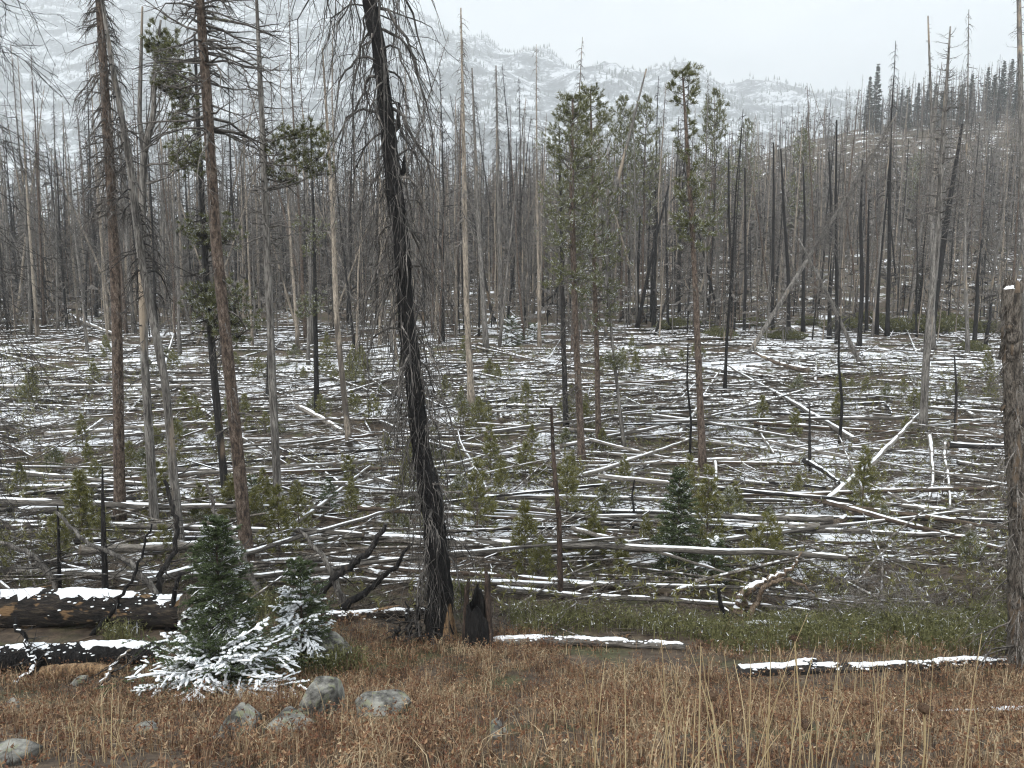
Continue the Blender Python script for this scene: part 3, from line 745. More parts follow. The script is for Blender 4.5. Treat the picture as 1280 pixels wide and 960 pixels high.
tree('pine_tree', [(853, 88, 2), (860, 200, 6), (868, 350, 8), (879, 590, 11)], 'red_bark',
     'lone pine with a narrow lumpy crown on a long bare brown trunk', 'tree',
     [D_(type='pine', u0=0.56, u1=1.0, n=64, Lm=0.80, shape='column', tuft=36, nl=0.12, nw=0.018, per=6, clump=0.18, rb=0.016), D_(type='pine', u0=0.60, u1=0.75, n=12, Lm=0.95, shape='column', tuft=40, nl=0.12, nw=0.018, per=7, clump=0.05, rb=0.016),
      D_(u0=0.45, u1=0.98, n=94, Lm=0.9, style='mixed', rb=0.0158), D_(u0=0.2, u1=0.5, n=27, Lm=0.5, rb=0.0158)], 35, bow=0.4, landmark='the lone lumpy-crowned pine')

# tall snags at the far side of the clearing
tree('dead_tree', [(576, 10, 2), (580, 200, 6), (584, 380, 8), (590, 514, 10)], 'pale_wood', 'tall pale barkless snag with short downswept twigs and a spindly top', 'tree',
     [D_(u0=0.42, u1=0.99, n=162, Lm=1.0, style='droop', rb=0.0210, per=2, sub=1)], 41, twig='pale_twig', landmark='the tall pale barkless snag')
tree('dead_tree', [(590, 85, 2), (597, 250, 6), (608, 440, 8)], 'grey_bark', 'brown-grey snag with twiggy top close behind the tall pale snag', 'tree',
     [D_(u0=0.5, u1=0.99, n=189, Lm=0.9, style='droop', rb=0.0210, per=3, sub=1)], 42)
tree('dead_tree', [(620, 82, 2), (623, 220, 5), (627, 412, 7)], 'grey_bark', 'slim grey snag with a dense brush of twigs at its tip', 'tree',
     [D_(u0=0.55, u1=0.99, n=175, Lm=1.1, style='droop', rb=0.0210, per=3, sub=1)], 43)
tree('dead_tree', [(403, 60, 2), (415, 250, 6), (420, 400, 8), (437, 560, 8)], 'pale_wood', 'slanting pale orange barkless snag behind the thin black-trunked pine', 'tree',
     [D_(u0=0.5, u1=0.98, n=81, Lm=0.8, rb=0.0175)], 44, twig='pale_twig')
tree('dead_tree', [(1188, 33, 2), (1181, 150, 6), (1172, 300, 9), (1160, 430, 10), (1153, 542, 11)], 'grey_bark', 'tall two-toned snag, pale below and dark-twigged above, leaning over logs', 'tree',
     [D_(u0=0.5, u1=0.99, n=162, Lm=1.2, style='up', rb=0.0210, per=3, sub=1)], 45, landmark='the tall two-toned snag')
tree('dead_tree', [(1160, 20, 2), (1163, 150, 4), (1165, 300, 6), (1166, 440, 7)], 'grey_bark', 'thin grey snag rising straight behind the tall two-toned snag', 'tree',
     [D_(u0=0.5, u1=0.99, n=121, Lm=0.5, style='mixed', rb=0.0210)], 46)
tree('dead_tree', [(1203, 155, 3), (1188, 250, 7), (1170, 370, 9), (1163, 430, 10)], 'char', 'charred trunk leaning out behind the tall two-toned snag', 'tree',
     [D_(u0=0.3, u1=0.98, n=67, Lm=1.0, rb=0.0227)], 47, twig='dark_twig')
tree('dead_tree', [(1270, -120, 3), (1274, 0, 6), (1278, 200, 8), (1284, 430, 10)], 'grey_bark', 'dark twiggy snag rising behind the broken-off flaking trunk', 'tree',
     [D_(u0=0.35, u1=0.99, n=148, Lm=1.0, style='mixed', rb=0.0210)], 48)
tree('leaning_tree', [(1122, 140, 2), (1085, 205, 5), (1045, 268, 7), (1005, 330, 8), (935, 442, 9)], 'grey_bark', 'dead tree leaning far over with matted branches hanging beneath it', 'tree',
     [D_(u0=0.45, u1=0.98, n=351, Lm=1.3, style='droop', rb=0.0227, per=3, sub=1)], 49, slim=0.7, landmark='the far-leaning dead tree')
tree('leaning_tree', [(998, 298, 4), (1035, 370, 7), (1078, 458, 9)], 'grey_bark', 'snow-flecked dead trunk leaning the opposite way, crossing the matted leaning tree', 'tree',
     [D_(u0=0.1, u1=0.98, n=121, Lm=0.9, style='droop', rb=0.0210)], 50, slim=0.65)
tree('leaning_tree', [(808, 86, 2), (778, 205, 5), (752, 300, 6), (728, 405, 8)], 'grey_bark', 'thin dead trunk leaning over behind the clump of three green pines', 'tree',
     [D_(u0=0.4, u1=0.98, n=67, Lm=0.7, rb=0.0192)], 51)
tree('leaning_tree', [(836, 232, 2), (815, 320, 4), (796, 410, 6)], 'char', 'short charred pole leaning behind the lone lumpy-crowned pine', 'tree', [D_(u0=0.4, u1=0.98, n=21, Lm=0.5, rb=0.0175)], 52, twig='dark_twig')
def near(p, lim):
    best = min(LM, key=lambda q: (q[0][0] - p[0]) ** 2 + (q[0][1] - p[1]) ** 2); d = math.hypot(best[0][0] - p[0], best[0][1] - p[1])
    return best[1] if d < lim else None
# straight charred poles along the edge of the trees
for i, (x0, y0, x1, y1, w) in enumerate([(911, 190, 914, 412, 6), (931, 210, 930, 418, 5), (967, 178, 966, 422, 6), (976, 186, 986, 424, 7), (1004, 205, 1004, 415, 6), (1036, 190, 1037, 424, 7),
                                         (1046, 150, 1046, 430, 6), (1078, 200, 1074, 436, 8), (1086, 250, 1083, 416, 6), (1114, 160, 1109, 420, 7), (1227, 300, 1217, 438, 8), (1238, 380, 1232, 436, 7), (800, 270, 797, 408, 6), (822, 265, 818, 410, 6), (832, 250, 835, 415, 5), (788, 300, 785, 404, 5)]):
    tree('charred_tree', straight(x0, y0, x1, y1, w * 0.85, 2, wig=1.2), 'char', f'{"tall" if y1 - y0 > 225 else "short"} {"stout" if w > 6 else "slim"} charred pole beyond the log field near ' + near(at(x1, y1), 99), 'tree',
         [D_(u0=0.45, u1=0.98, n=21, Lm=0.6, rb=0.0175, per=2, sub=0)], 60 + i, twig='dark_twig', group='charred poles at the far edge of the log field', sides=8)

# the broken snag beside the frame edge
def snag_twigs(t, b, P, R, r):
    mb = MB(); dead_crown(r, mb, P, R, 0.05, 0.97, 80, 0.85, 'droop', 0.010, per=5, sub=2, az0=math.pi, spread=1.5); 
    dead_crown(r, mb, P, R, 0.05, 0.95, 50, 0.5, 'droop', 0.008, per=3, sub=1)
    o = link('crown', mb.mesh('crown', M['pale_twig']), t); o['kind'] = 'stuff'
    c = P[-1]; mb = MB(); n = 9; a = np.linspace(0, 2 * np.pi, n, endpoint=False)
    ring = [np.stack([c[0] + np.cos(a) * q, c[1] + np.sin(a) * q, np.full(n, c[2] + h) + r.normal(0, 0.008, n)], 1) for q, h in ((R[-1] * 1.0, -0.01), (R[-1] * 0.8, 0.022), (R[-1] * 0.45, 0.036))]
    V = np.concatenate(ring + [np.array([[c[0], c[1], c[2] + 0.042]])]); q = [(i * n + j, i * n + (j + 1) % n, (i + 1) * n + (j + 1) % n, (i + 1) * n + j) for i in range(2) for j in range(n)]
    mb.add(V, q, [(2 * n + j, 2 * n + (j + 1) % n, 3 * n) for j in range(n)]); link('snow', mb.mesh('snow', M['snow']), t)
    for k in range(11):
        az = k * 0.57 + r.uniform(-0.2, 0.2); h = r.uniform(0.03, 0.16); q = R[-1] * r.uniform(0.55, 0.92); o0 = c + np.array([math.cos(az) * q, math.sin(az) * q, -0.05])
        mb = MB(); mb.tubes(np.array([o0, o0 + [0, 0, 0.06 + h * 0.5], o0 + [r.normal(0, 0.012), r.normal(0, 0.012), 0.06 + h]]), np.array([0.034, 0.026, 0.004]), 5, 0, flat=0.5, rough=0.3); link('splinter', mb.mesh('splinter', M['snag']), t)
    for k in range(46):                                    # plates of bark lifting off
        u = r.uniform(0.05, 0.97); p, rr = on_path(P, R, np.array([u])); az = r.uniform(math.pi * 0.9, math.pi * 2.1)
        o = np.array([math.cos(az), math.sin(az), 0]); s = np.array([-math.sin(az), math.cos(az), 0]); w = r.uniform(0.02, 0.055); h = r.uniform(0.05, 0.16)
        q0 = p[0] + o * (rr[0] * 1.01); V = [q0 - s * w, q0 + s * w, q0 + s * w * 0.7 + o * 0.03 - np.array([0, 0, h]), q0 - s * w * 0.8 + o * 0.022 - np.array([0, 0, h * 0.9])]
        V = np.array(V); mb = MB(); mb.add(np.concatenate([V, V - o * 0.008]), [(0, 1, 2, 3), (7, 6, 5, 4), (0, 4, 5, 1), (1, 5, 6, 2), (2, 6, 7, 3), (3, 7, 4, 0)])
        link('bark_flake', mb.mesh('bark_flake', M['snag']), t)
tree('broken_snag', [(1265, 360, 25), (1267, 420, 27), (1268, 500, 27), (1272, 650, 28), (1276, 838, 34)], 'snag', 'thick broken-off snag with flaking bark, bare orange wood and snow on its flat top', 'tree', (), 71, sides=18, extra=snag_twigs, rough=0.16, landmark='the broken-off flaking snag')
M['stub'] = bark('brown_scorched_stub', [(0.25, (0.02, 0.015, 0.012)), (0.5, (0.07, 0.048, 0.037)), (0.8, (0.15, 0.11, 0.088))], scale=(12, 12, 3), patch=((0.02, 0.018, 0.017), 0.55))
tree('burnt_stub', [(689, 508, 5), (692, 580, 8), (697, 650, 9), (701, 750, 12)], 'stub', 'slim brown stub with a burnt black tip beside the young firs', 'snag',
     [D_(u0=0.05, u1=0.95, n=35, Lm=0.3, rb=0.0105)], 72, slim=0.78, landmark='the slim brown burnt-tipped stub', rough=0.25)
# a dead tree just outside the view whose limbs reach in
def side_limbs(t, b, P, R, r):
    for k in range(46):
        u = 0.98 - 0.80 * k / 45; p, rr = on_path(P, R, np.array([u]))
        A, RA = branches(r, p, np.array([r.normal(0.0, 0.7)]), np.array([r.uniform(0.7, 1.35)]), np.array([r.uniform(-0.1, 0.35)]), np.array([r.uniform(0.3, 1.0)]), np.array([r.uniform(0.008, 0.016)]), 9, wob=0.16)
        mb = MB(); mb.tubes(A, RA, 5, 0, rough=0.2); B, RB = twigs(r, A, RA, 8, lf=(0.2, 0.5), k=5, droop=0.4, wob=0.2); mb.tubes(B, np.maximum(RB, 0.0034), 4)
        C, RC = twigs(r, B, RB, 3, lf=(0.3, 0.7), k=4, droop=0.3, wob=0.2); mb.tubes(C, np.maximum(RC, 0.0024), 3); link('branch', mb.mesh('branch', M['dark_twig']), t)
tree('dead_tree', [(-105, -200, 8), (-90, 0, 14), (-80, 300, 20), (-72, 560, 24), (-66, 800, 32)], 'char_patch', 'dead tree beside the big burnt logs, reaching drooping dark limbs over them', 'tree', (), 73, sides=12, extra=side_limbs)

# small upright sticks
for i, (x0, y0, x1, y1, w, lab) in enumerate([(793, 600, 791, 662, 4, 'short black stick upright among logs near the slim brown burnt-tipped stub'), (1012, 505, 1013, 592, 5, 'thin dark dead sapling upright by the crossed pale logs'), (1050, 395, 1049, 560, 5, 'tall thin dark dead sapling standing before the two crossing leaning trees'),
                                              (1193, 445, 1194, 552, 5, 'thin twiggy dead sapling before the broken-off flaking snag'), (72, 632, 75, 745, 6, 'slim black pole upright behind the big burnt logs'), (128, 585, 132, 752, 10, 'stout burnt pole with stubs standing behind the big burnt logs'),
                                              (860, 430, 862, 575, 4, 'thin grey dead sapling next to the lone lumpy-crowned pine'), (335, 440, 333, 500, 5, 'stubby charred pole beside the thin black-trunked pine')]):
    tree('dead_sapling', straight(x0, y0, x1, y1, w, 2, wig=1.5), 'char_patch' if i % 2 else 'char', lab, 'sapling', [D_(u0=0.2, u1=0.98, n=35, Lm=0.35, rb=0.0105, per=2, sub=0)], 80 + i, twig='dark_twig', sides=7)

# ------------------------------------------------------------------ foreground firs
def fir(name, px, py, H, Rb, label, seed, nwh=16, per=9, tw=13, nper=16, nl=0.03, nw=0.005, taper=0.9, snow_p=0.0, mat='fir', snow_r=0.02, group=None, landmark=None, pos=None, snow_z=(0, 9), droop=0.35, trunk_r=None):
    r = np.random.default_rng(seed); b = at(px, py) if pos is None else np.array(pos, float)
    t = thing(name, b, label, 'tree', group)
    zz = np.linspace(-0.1, H, 9); P = np.stack([np.zeros(9), np.zeros(9), zz], 1); R = (trunk_r or H * 0.018) * (1 - 0.93 * np.linspace(0, 1, 9))
    link('trunk', trunk_mesh(P, R, M['red_bark'], 8), t)
    mb = MB(); sm = MB() if snow_p else None
    fir_crown(r, mb, H, Rb, nwh, per, tw, nper, nl, nw, taper, sm, snow_p, snow_r=snow_r, snow_z=snow_z, droop=droop)
    o = link('crown', mb.mesh('crown', [M['twig'], M[mat]]), t); o['kind'] = 'stuff'
    if sm and sm.n:
        o = link('snow', sm.mesh('snow', M['snow']), t); o['kind'] = 'stuff'
    if landmark: LM.append((b, landmark))
    return t
FB = at(268, 862)
fir('fir_tree', 0, 0, 1.75, 0.52, 'dark green fir rising out of the snow-laden low branches beside boulders', 101, nwh=26, per=11, tw=16, nper=20, nl=0.036, nw=0.011, taper=0.62, snow_p=0.16, pos=FB + np.array([0.0, 0.25, 0]), landmark='the dark green fir', snow_r=0.010)
fir('low_fir', 0, 0, 0.50, 1.12, 'low spreading fir skirt heaped with white snow in the dry grass', 102, nwh=9, per=15, tw=15, nper=20, nl=0.038, nw=0.010, taper=0.55, snow_p=0.62, pos=FB + np.array([0.08, -0.1, 0.02]), snow_r=0.022, droop=0.20)
b2 = at(372, 838)
fir('fir_tree', 0, 0, 1.25, 0.48, 'smaller fir with a snow-heaped side limb against the boulder', 103, nwh=16, per=9, tw=16, nper=20, nl=0.036, nw=0.010, taper=0.65, snow_p=0.55, pos=b2 + np.array([0.0, 0.25, 0.0]), snow_r=0.02, snow_z=(0.15, 0.95), landmark='the snow-heaped smaller fir')
fir('fir_tree', 846, 722, 2.0, 0.55, 'neat conical dark fir with patches of snow standing on the log field', 104, nwh=24, per=10, tw=13, nper=15, nl=0.045, nw=0.015, taper=0.72, snow_p=0.16, snow_r=0.014, landmark='the neat conical fir')
fir('fir_tree', 892, 734, 0.85, 0.42, 'small bushy fir dusted white at the foot of the neat conical fir', 105, nwh=10, per=9, tw=11, nper=14, nl=0.045, nw=0.009, taper=0.6, snow_p=0.28, snow_r=0.02)
fir('fir_tree', 640, 432, 1.9, 1.0, 'snow-covered bushy fir out at the far end of the log field', 106, nwh=11, per=10, tw=9, nper=8, nl=0.10, nw=0.03, taper=0.5, snow_p=0.35, snow_r=0.06)
fir('fir_tree', 668, 428, 1.3, 0.9, 'low snow-covered fir next to the far bushy fir', 107, nwh=8, per=9, tw=9, nper=8, nl=0.10, nw=0.03, taper=0.5, snow_p=0.35, snow_r=0.06)
fir('fir_tree', 316, 640, 0.9, 0.45, 'small dark fir tucked behind the reddish-trunked pine', 108, nwh=10, per=9, tw=9, nper=12, nl=0.05, nw=0.010, taper=0.6, snow_p=0.12)
fir('fir_tree', 412, 640, 0.8, 0.32, 'small blue-green fir poking up between logs near the charred black tree', 109, nwh=10, per=8, tw=9, nper=12, nl=0.05, nw=0.010, taper=0.7, snow_p=0.12)

# ------------------------------------------------------------------ saplings on the log field (look-alikes share meshes)
def sapling_mesh(seed, H, Rb, mat):
    r = np.random.default_rng(seed); mb = MB()
    zz = np.linspace(-0.05, H, 6); P = np.stack([np.zeros(6), np.zeros(6), zz], 1); R = H * 0.014 * (1 - 0.9 * np.linspace(0, 1, 6)); tm = MB(); tm.tubes(P, R, 6)
    n = int(46 * H ** 0.5)
    pine_crown(r, mb, P, R, 0.12, 0.99, n, Rb, 'cone', tuft=30, nl=0.085, nw=0.010, per=4, rb=0.007)
    needle_spray(r, mb, np.array([[0, 0, H]]), np.array([[0, 0, 1.0]]), 26, 0.09, 0.010, 0.7, 1)
    return tm.mesh('trunk', M['red_bark']), mb.mesh('crown', [M['twig'], M[mat]])
SAP = [sapling_mesh(200 + i, h, w, m) for i, (h, w, m) in enumerate([(1.3, 0.42, 'sapling'), (1.0, 0.35, 'sapling'), (1.15, 0.5, 'sapling'), (0.8, 0.4, 'pine'), (1.5, 0.45, 'sapling')])]
def sapling(p, v, s, label, group=None):
    t = thing('pine_sapling', p, label, 'sapling', group); t.scale = (s, s, s); t.rotation_euler = (0, 0, float(rng.uniform(0, 6.28)))
    link('trunk', SAP[v][0], t); o = link('crown', SAP[v][1], t); o['kind'] = 'stuff'; return t
for x, y, v, s, lab in ((656, 722, 0, 1.05, 'stout yellow-green pine sapling beside the slim burnt-tipped stub'), (742, 706, 1, 0.95, 'slim yellow-green pine sapling between the burnt-tipped stub and the neat conical fir'), (776, 726, 1, 0.75, 'smallest yellow-green sapling before the neat conical fir'),
                        (613, 605, 4, 1.15, 'tall airy yellow-green sapling beyond the steep snowy log'), (676, 730, 2, 0.7, 'low sapling crowding the stout sapling by the burnt-tipped stub'), (575, 770, 3, 0.6, 'small sapling beside the charred stump')):
    sapling(at(x, y), v, s, lab)
cnt = 0
while cnt < 190:
    Y = 12.5 + 36 * rng.random() ** 0.8; X = rng.uniform(-0.70, 0.70) * Y
    if fbm(X * 0.16, Y * 0.16, 77, 3) < 0.42 + 0.10 * rng.random(): continue
    v = int(rng.integers(0, 5)); s = float(rng.uniform(0.55, 1.2)); z = float(gz(X, Y)); nr = near((X, Y), 5.0)
    size = 'small' if s < 0.7 else 'knee-high' if s < 0.9 else 'tall'
    tint = 'dull green' if v == 3 else 'yellow-green'
    lab = f'{size} {tint} pine sapling among logs near {nr}' if nr else f'{size} {tint} pine sapling among the fallen logs ' + ('at the far end of the field' if Y > 32 else 'in the open middle of the field')
    sapling((X, Y, z), v, s, lab, lab.replace(size + ' ', '').replace('sapling', 'saplings')); cnt += 1

# ------------------------------------------------------------------ the burnt forest: shared tree meshes, one object per tree for the nearest 300
def snag_variant(seed, H, rad, nb, Lm, style, u0, per, sub, lean=0.0):
    r = np.random.default_rng(seed); k = 10; z = np.linspace(-0.2, H, k); bend = np.cumsum(r.normal(0, 0.045, (k, 2)), axis=0)
    P = np.stack([bend[:, 0] + lean * z, bend[:, 1], z], 1); R = rad * (1 - 0.86 * np.linspace(0, 1, k) ** 1.1)
    tm = MB(); R2 = R.copy(); R2[0] *= 1.4; tm.tubes(P, R2, 7, 0, cap=True, rough=0.12)
    mb = MB(); dead_crown(r, mb, P, R, u0, 0.99, nb, Lm, style, 0.022, per, sub, rmin=0.013)
    return tm.mesh('trunk', M['grey_bark']), mb.mesh('crown', M['twig'])
VAR = []
for i, (H, rad, nb, Lm, st, u0, pe, su) in enumerate([(17, 0.135, 130, 1.0, 'droop', 0.35, 3, 1), (15, 0.12, 150, 1.1, 'mixed', 0.3, 3, 1), (18, 0.15, 110, 1.3, 'droop', 0.4, 3, 1), (13, 0.11, 100, 0.8, 'mixed', 0.25, 3, 1),
                                                      (16, 0.13, 30, 0.7, 'mixed', 0.5, 2, 0), (12, 0.13, 14, 0.5, 'mixed', 0.3, 1, 0), (19, 0.14, 160, 1.2, 'droop', 0.3, 3, 1), (14, 0.115, 90, 1.4, 'up', 0.35, 3, 1), (9, 0.14, 10, 0.5, 'mixed', 0.2, 1, 0), (16, 0.12, 170, 0.9, 'droop', 0.2, 3, 1)]):
    VAR.append((snag_variant(300 + i, H, rad, nb, Lm, st, u0, pe, su), H, nb, st))
fr = np.random.default_rng(17)
spots = []
while len(spots) < 330:
    Y = 36 + 46 * fr.random() ** 0.62; X = fr.uniform(-0.70, 0.70) * Y
    edge = 47 + 8 * (X > 4) + 5 * vn(X * 0.15, 3.3, 5)
    if fbm(X * 0.25, Y * 0.25, 88, 3) < 0.40 and fr.random() < 0.7: continue
    if Y < edge and fr.random() > (0.16 if X < 0 else 0.04): continue
    if any((X - a) ** 2 + (Y - c) ** 2 < 0.5 for a, c in spots): continue
    spots.append((X, Y))
spots.sort(key=lambda q: q[1]); rest_near = spots[300:]; spots = spots[:300]
BARK = [('grey_bark', 'grey weathered', 'twig'), ('pale_wood', 'pale barkless', 'pale_twig'), ('char', 'charred black', 'dark_twig'), ('red_bark', 'brown-barked', 'twig'), ('char_patch', 'scorched', 'dark_twig')]
for (X, Y) in spots:
    v = int(fr.choice(len(VAR), p=[.13, .13, .12, .11, .11, .06, .12, .10, .03, .09])); kind = int(fr.choice(5, p=[.34, .27, .13, .12, .14])); (tm, cm), H, nb, st = VAR[v]
    s = float(fr.uniform(0.72, 1.15)) * (1.12 if X < 0 else 1.0); lean = float(fr.normal(0, 0.045)) if fr.random() > 0.13 or Y < 53 else float(fr.choice([-1, 1]) * fr.uniform(0.12, 0.4))
    mat, word, tw = BARK[kind]; hh = H * s
    size = 'very tall' if hh > 18.5 else 'tall' if hh > 14.5 else 'mid-height' if hh > 11 else 'short broken-off'
    look = 'nearly branchless' if nb < 40 else 'with drooping twigs' if st == 'droop' else 'with upswept twigs' if st == 'up' else 'with ragged twigs'
    ln = 'leaning ' if abs(lean) > 0.1 else ''
    where = 'on the log field' if Y < 50 else 'at the forest edge' if Y < 62 else 'in the burnt forest'
    nr = near((X, Y), 26.0)
    lab = f'{size} {ln}{word} snag {look} {where}' + (f' behind {nr}' if nr else '')
    if len(lab.split()) > 16: lab = f'{size} {ln}{word} snag {look} behind {nr}'
    if len(lab.split()) > 16: lab = f'{size} {ln}{word} snag behind {nr}'
    t = thing('dead_tree', (X, Y, float(gz(X, Y))), lab, 'tree', f'{word} snags behind {nr}' if nr else f'{word} snags {where}')
    t.scale = (s * 0.8, s * 0.8, s); t.rotation_euler = (float(fr.normal(0, 0.02)), lean, float(fr.uniform(0, 6.28)) if abs(lean) < 0.1 else 0.0)
    a = link('trunk', tm, t); a.material_slots[0].link = 'OBJECT'; a.material_slots[0].material = M[mat]
    c = link('crown', cm, t); c['kind'] = 'stuff'; c.material_slots[0].link = 'OBJECT'; c.material_slots[0].material = M[tw]

def far_forest():
    r = np.random.default_rng(23); mb = MB()
    def block(n, y0, y1, k, sides, nb, bk, Lm, rb, hs, rad, pw, xr=(-0.72, 0.74)):
        Y = y0 + (y1 - y0) * r.random(n) ** pw; X = r.uniform(xr[0], xr[1], n) * Y
        thin = fbm(X * 0.02, Y * 0.02, 61, 3); kp = thin + r.normal(0, 0.08, n) > 0.36; X = X[kp]; Y = Y[kp]; n = len(X)
        Z = gz(X, Y); H = r.uniform(*hs, n) * np.where(r.random(n) < 0.12, 0.5, 1); t = np.linspace(0, 1, k)
        ln = r.normal(0, 0.03, (n, 2)); big = r.random(n) < 0.05; ln[big] *= 7
        P = np.stack([X, Y, Z - 0.3], 1)[:, None, :] + np.concatenate([ln * H[:, None], H[:, None]], 1)[:, None, :] * t[None, :, None]
        P[:, 1:, :2] += np.cumsum(r.normal(0, 0.06, (n, k - 1, 2)), axis=1)
        R = (rad * r.uniform(0.7, 1.3, n))[:, None] * (1 - 0.8 * t)[None]
        m = r.choice(4, n, p=[0.42, 0.24, 0.2, 0.14])
        for j in range(4): mb.tubes(P[m == j], R[m == j], sides, j)
        idx = np.repeat(np.arange(n), nb); q = len(idx); u = r.uniform(0.3, 0.98, q); x = u * (k - 1); i = np.minimum(x.astype(int), k - 2); f = (x - i)[:, None]
        b = P[idx, i] * (1 - f) + P[idx, i + 1] * f
        A, RA = branches(r, b, r.uniform(0, 6.28, q), Lm * (1.2 - u) * r.uniform(0.5, 1.5, q) + 0.1, r.uniform(-0.3, 0.3, q), r.uniform(-0.2, 0.8, q), rb * r.uniform(0.6, 1.3, q), 3, wob=0.2)
        bm = np.where(np.isin(m[idx], [2]), 5, 4); w = np.cross(A[:, 2] - A[:, 0], r.normal(0, 1, (q, 3))); w *= (RA[:, :1] * 1.25) / (np.linalg.norm(w, axis=1, keepdims=True) + 1e-9)
        V = np.stack([A[:, 0] - w, A[:, 0] + w, A[:, 1] + w * 0.7, A[:, 2]], 1)          # a kinked, tapering twig
        for j in (4, 5):
            kq = bm == j; nq = int(kq.sum()); e = np.arange(nq)[:, None] * 4; mb.add(V[kq], t=np.concatenate([e + np.array([[0, 1, 2]]), e + np.array([[0, 2, 3]])]), m=j)
    block(3000, 54, 135, 3, 4, 16, 2, 0.9, 0.014, (2.5, 9), 0.05, 0.8); block(2000, 80, 140, 4, 5, 44, 3, 1.2, 0.018, (11, 20), 0.13, 0.7)
    block(4800, 135, 266, 3, 4, 20, 2, 1.5, 0.030, (9, 17), 0.13, 0.8)
    block(900, 238, 272, 3, 4, 16, 2, 1.3, 0.03, (8, 17), 0.13, 1.0, (-0.1, 0.74)); block(1300, 90, 230, 3, 4, 26, 3, 1.5, 0.024, (5, 12), 0.09, 0.8, (0.05, 0.74))
    o = link('burnt_forest', mb.mesh('burnt_forest', [M['grey_bark'], M['pale_wood'], M['char'], M['red_bark'], M['twig'], M['dark_twig']]))
    tag(o, 'dense burnt forest of bare grey trunks covering the hillside', 'forest', kind='stuff')
far_forest()

# living conifers far back: dark firs along the ridge, pines behind the edge
def fir_variant(seed, H, Rb, taper, nwh, mat):
    r = np.random.default_rng(seed); mb = MB(); fir_crown(r, mb, H, Rb, nwh, 9, 9, 9, 0.24, 0.11, taper, z0=0.08, droop=0.4)
    zz = np.linspace(-0.5, H * 0.95, 6); P = np.stack([zz * 0, zz * 0, zz], 1); tm = MB(); tm.tubes(P, H * 0.012 * (1 - 0.9 * np.linspace(0, 1, 6)), 6)
    return tm.mesh('trunk', M['red_bark']), mb.mesh('crown', [M['twig'], M[mat]])
RF = [fir_variant(400, 14, 1.9, 1.0, 30, 'fir_far'), fir_variant(401, 12, 1.3, 1.0, 28, 'fir_far'), fir_variant(402, 11, 1.8, 1.05, 22, 'fir_far')]
ridge = [(1098, 80, 0), (1088, 96, 1), (1136, 108, 2), (1149, 104, 1), (1128, 112, 1), (1171, 104, 2), (1184, 100, 1), (1191, 108, 2), (1203, 106, 1), (1216, 92, 0), (1236, 84, 1), (1244, 92, 2), (1256, 76, 1), (1266, 74, 0), (1275, 82, 1), (1160, 112, 2), (1118, 124, 2), (1178, 116, 1)]
for i, (x, y, v) in enumerate(ridge):
    Yd = 250 + 9 * math.sin(i * 2.1); p = at_y(x, y, Yd); z = float(gz(p[0], p[1])); h = max(p[2] - z, 4.0); H = (14, 12, 11)[v]
    lab = 'tallest dark green fir on the hill ridge, standing clear of the others' if i == 0 else 'dark fir close beside the tallest fir on the ridge' if i == 1 else ('broad dark fir', 'slim pointed dark fir', 'bushy dark fir')[v] + (' high in the row along the hill ridge' if y < 95 else ' in the row along the hill ridge')
    t = thing('ridge_fir', (p[0], p[1], z), lab, 'tree', 'firs along the hill ridge'); t.scale = (0.55 + 0.45 * h / H, 0.55 + 0.45 * h / H, h / H); t.rotation_euler = (0, 0, i * 1.3)
    link('trunk', RF[v][0], t); c = link('crown', RF[v][1], t); c['kind'] = 'stuff'
def far_pine(seed):
    r = np.random.default_rng(seed); H = 16; k = 8; z = np.linspace(-0.3, H, k); P = np.stack([np.cumsum(r.normal(0, .05, k)), np.cumsum(r.normal(0, .05, k)), z], 1); R = 0.16 * (1 - 0.9 * np.linspace(0, 1, k))
    tm = MB(); tm.tubes(P, R, 7, cap=True); mb = MB(); pine_crown(r, mb, P, R, 0.42, 1.0, 90, 1.9, 'oval', tuft=18, nl=0.26, nw=0.05, per=6, rb=0.03)
    return tm.mesh('trunk', M['red_bark']), mb.mesh('crown', [M['twig'], M['pine']])
FP = [far_pine(410), far_pine(411)]
for i, (x, y, base, lab) in enumerate([(776, 125, 402, 'dark living pine behind the clump of three green pines'), (802, 124, 404, 'dark living pine crossed by the thin leaning trunk'), (887, 116, 404, 'dark living pine just behind the lone lumpy-crowned pine'), (727, 150, 404, 'dark pine hidden behind the clump of three green pines'), (1142, 190, 300, 'green pine half hidden by snags on the hillside'), (1133, 200, 310, 'dull green pine on the hillside next to the half hidden pine'), (995, 165, 360, 'green-topped pine inside the burnt forest behind the leaning trees'), (928, 152, 350, 'thin green-topped pine inside the burnt forest near the lone pine')]):
    b = at(x, base); p = at_y(x, y, b[1]); h = p[2] - b[2]; s = h / 16
    t = thing('pine_tree', b, lab, 'tree'); t.scale = (s * 0.7, s * 0.7, s); t.rotation_euler = (0, 0, i * 2.2)
    link('trunk', FP[i % 2][0], t); c = link('crown', FP[i % 2][1], t); c['kind'] = 'stuff'
b = at(1144, 398); t = thing('fir_tree', b, 'dark green fir at the forest edge near the tall two-toned snag', 'tree'); t.scale = (0.32, 0.32, 0.32)
link('trunk', RF[0][0], t); c = link('crown', RF[0][1], t); c['kind'] = 'stuff'

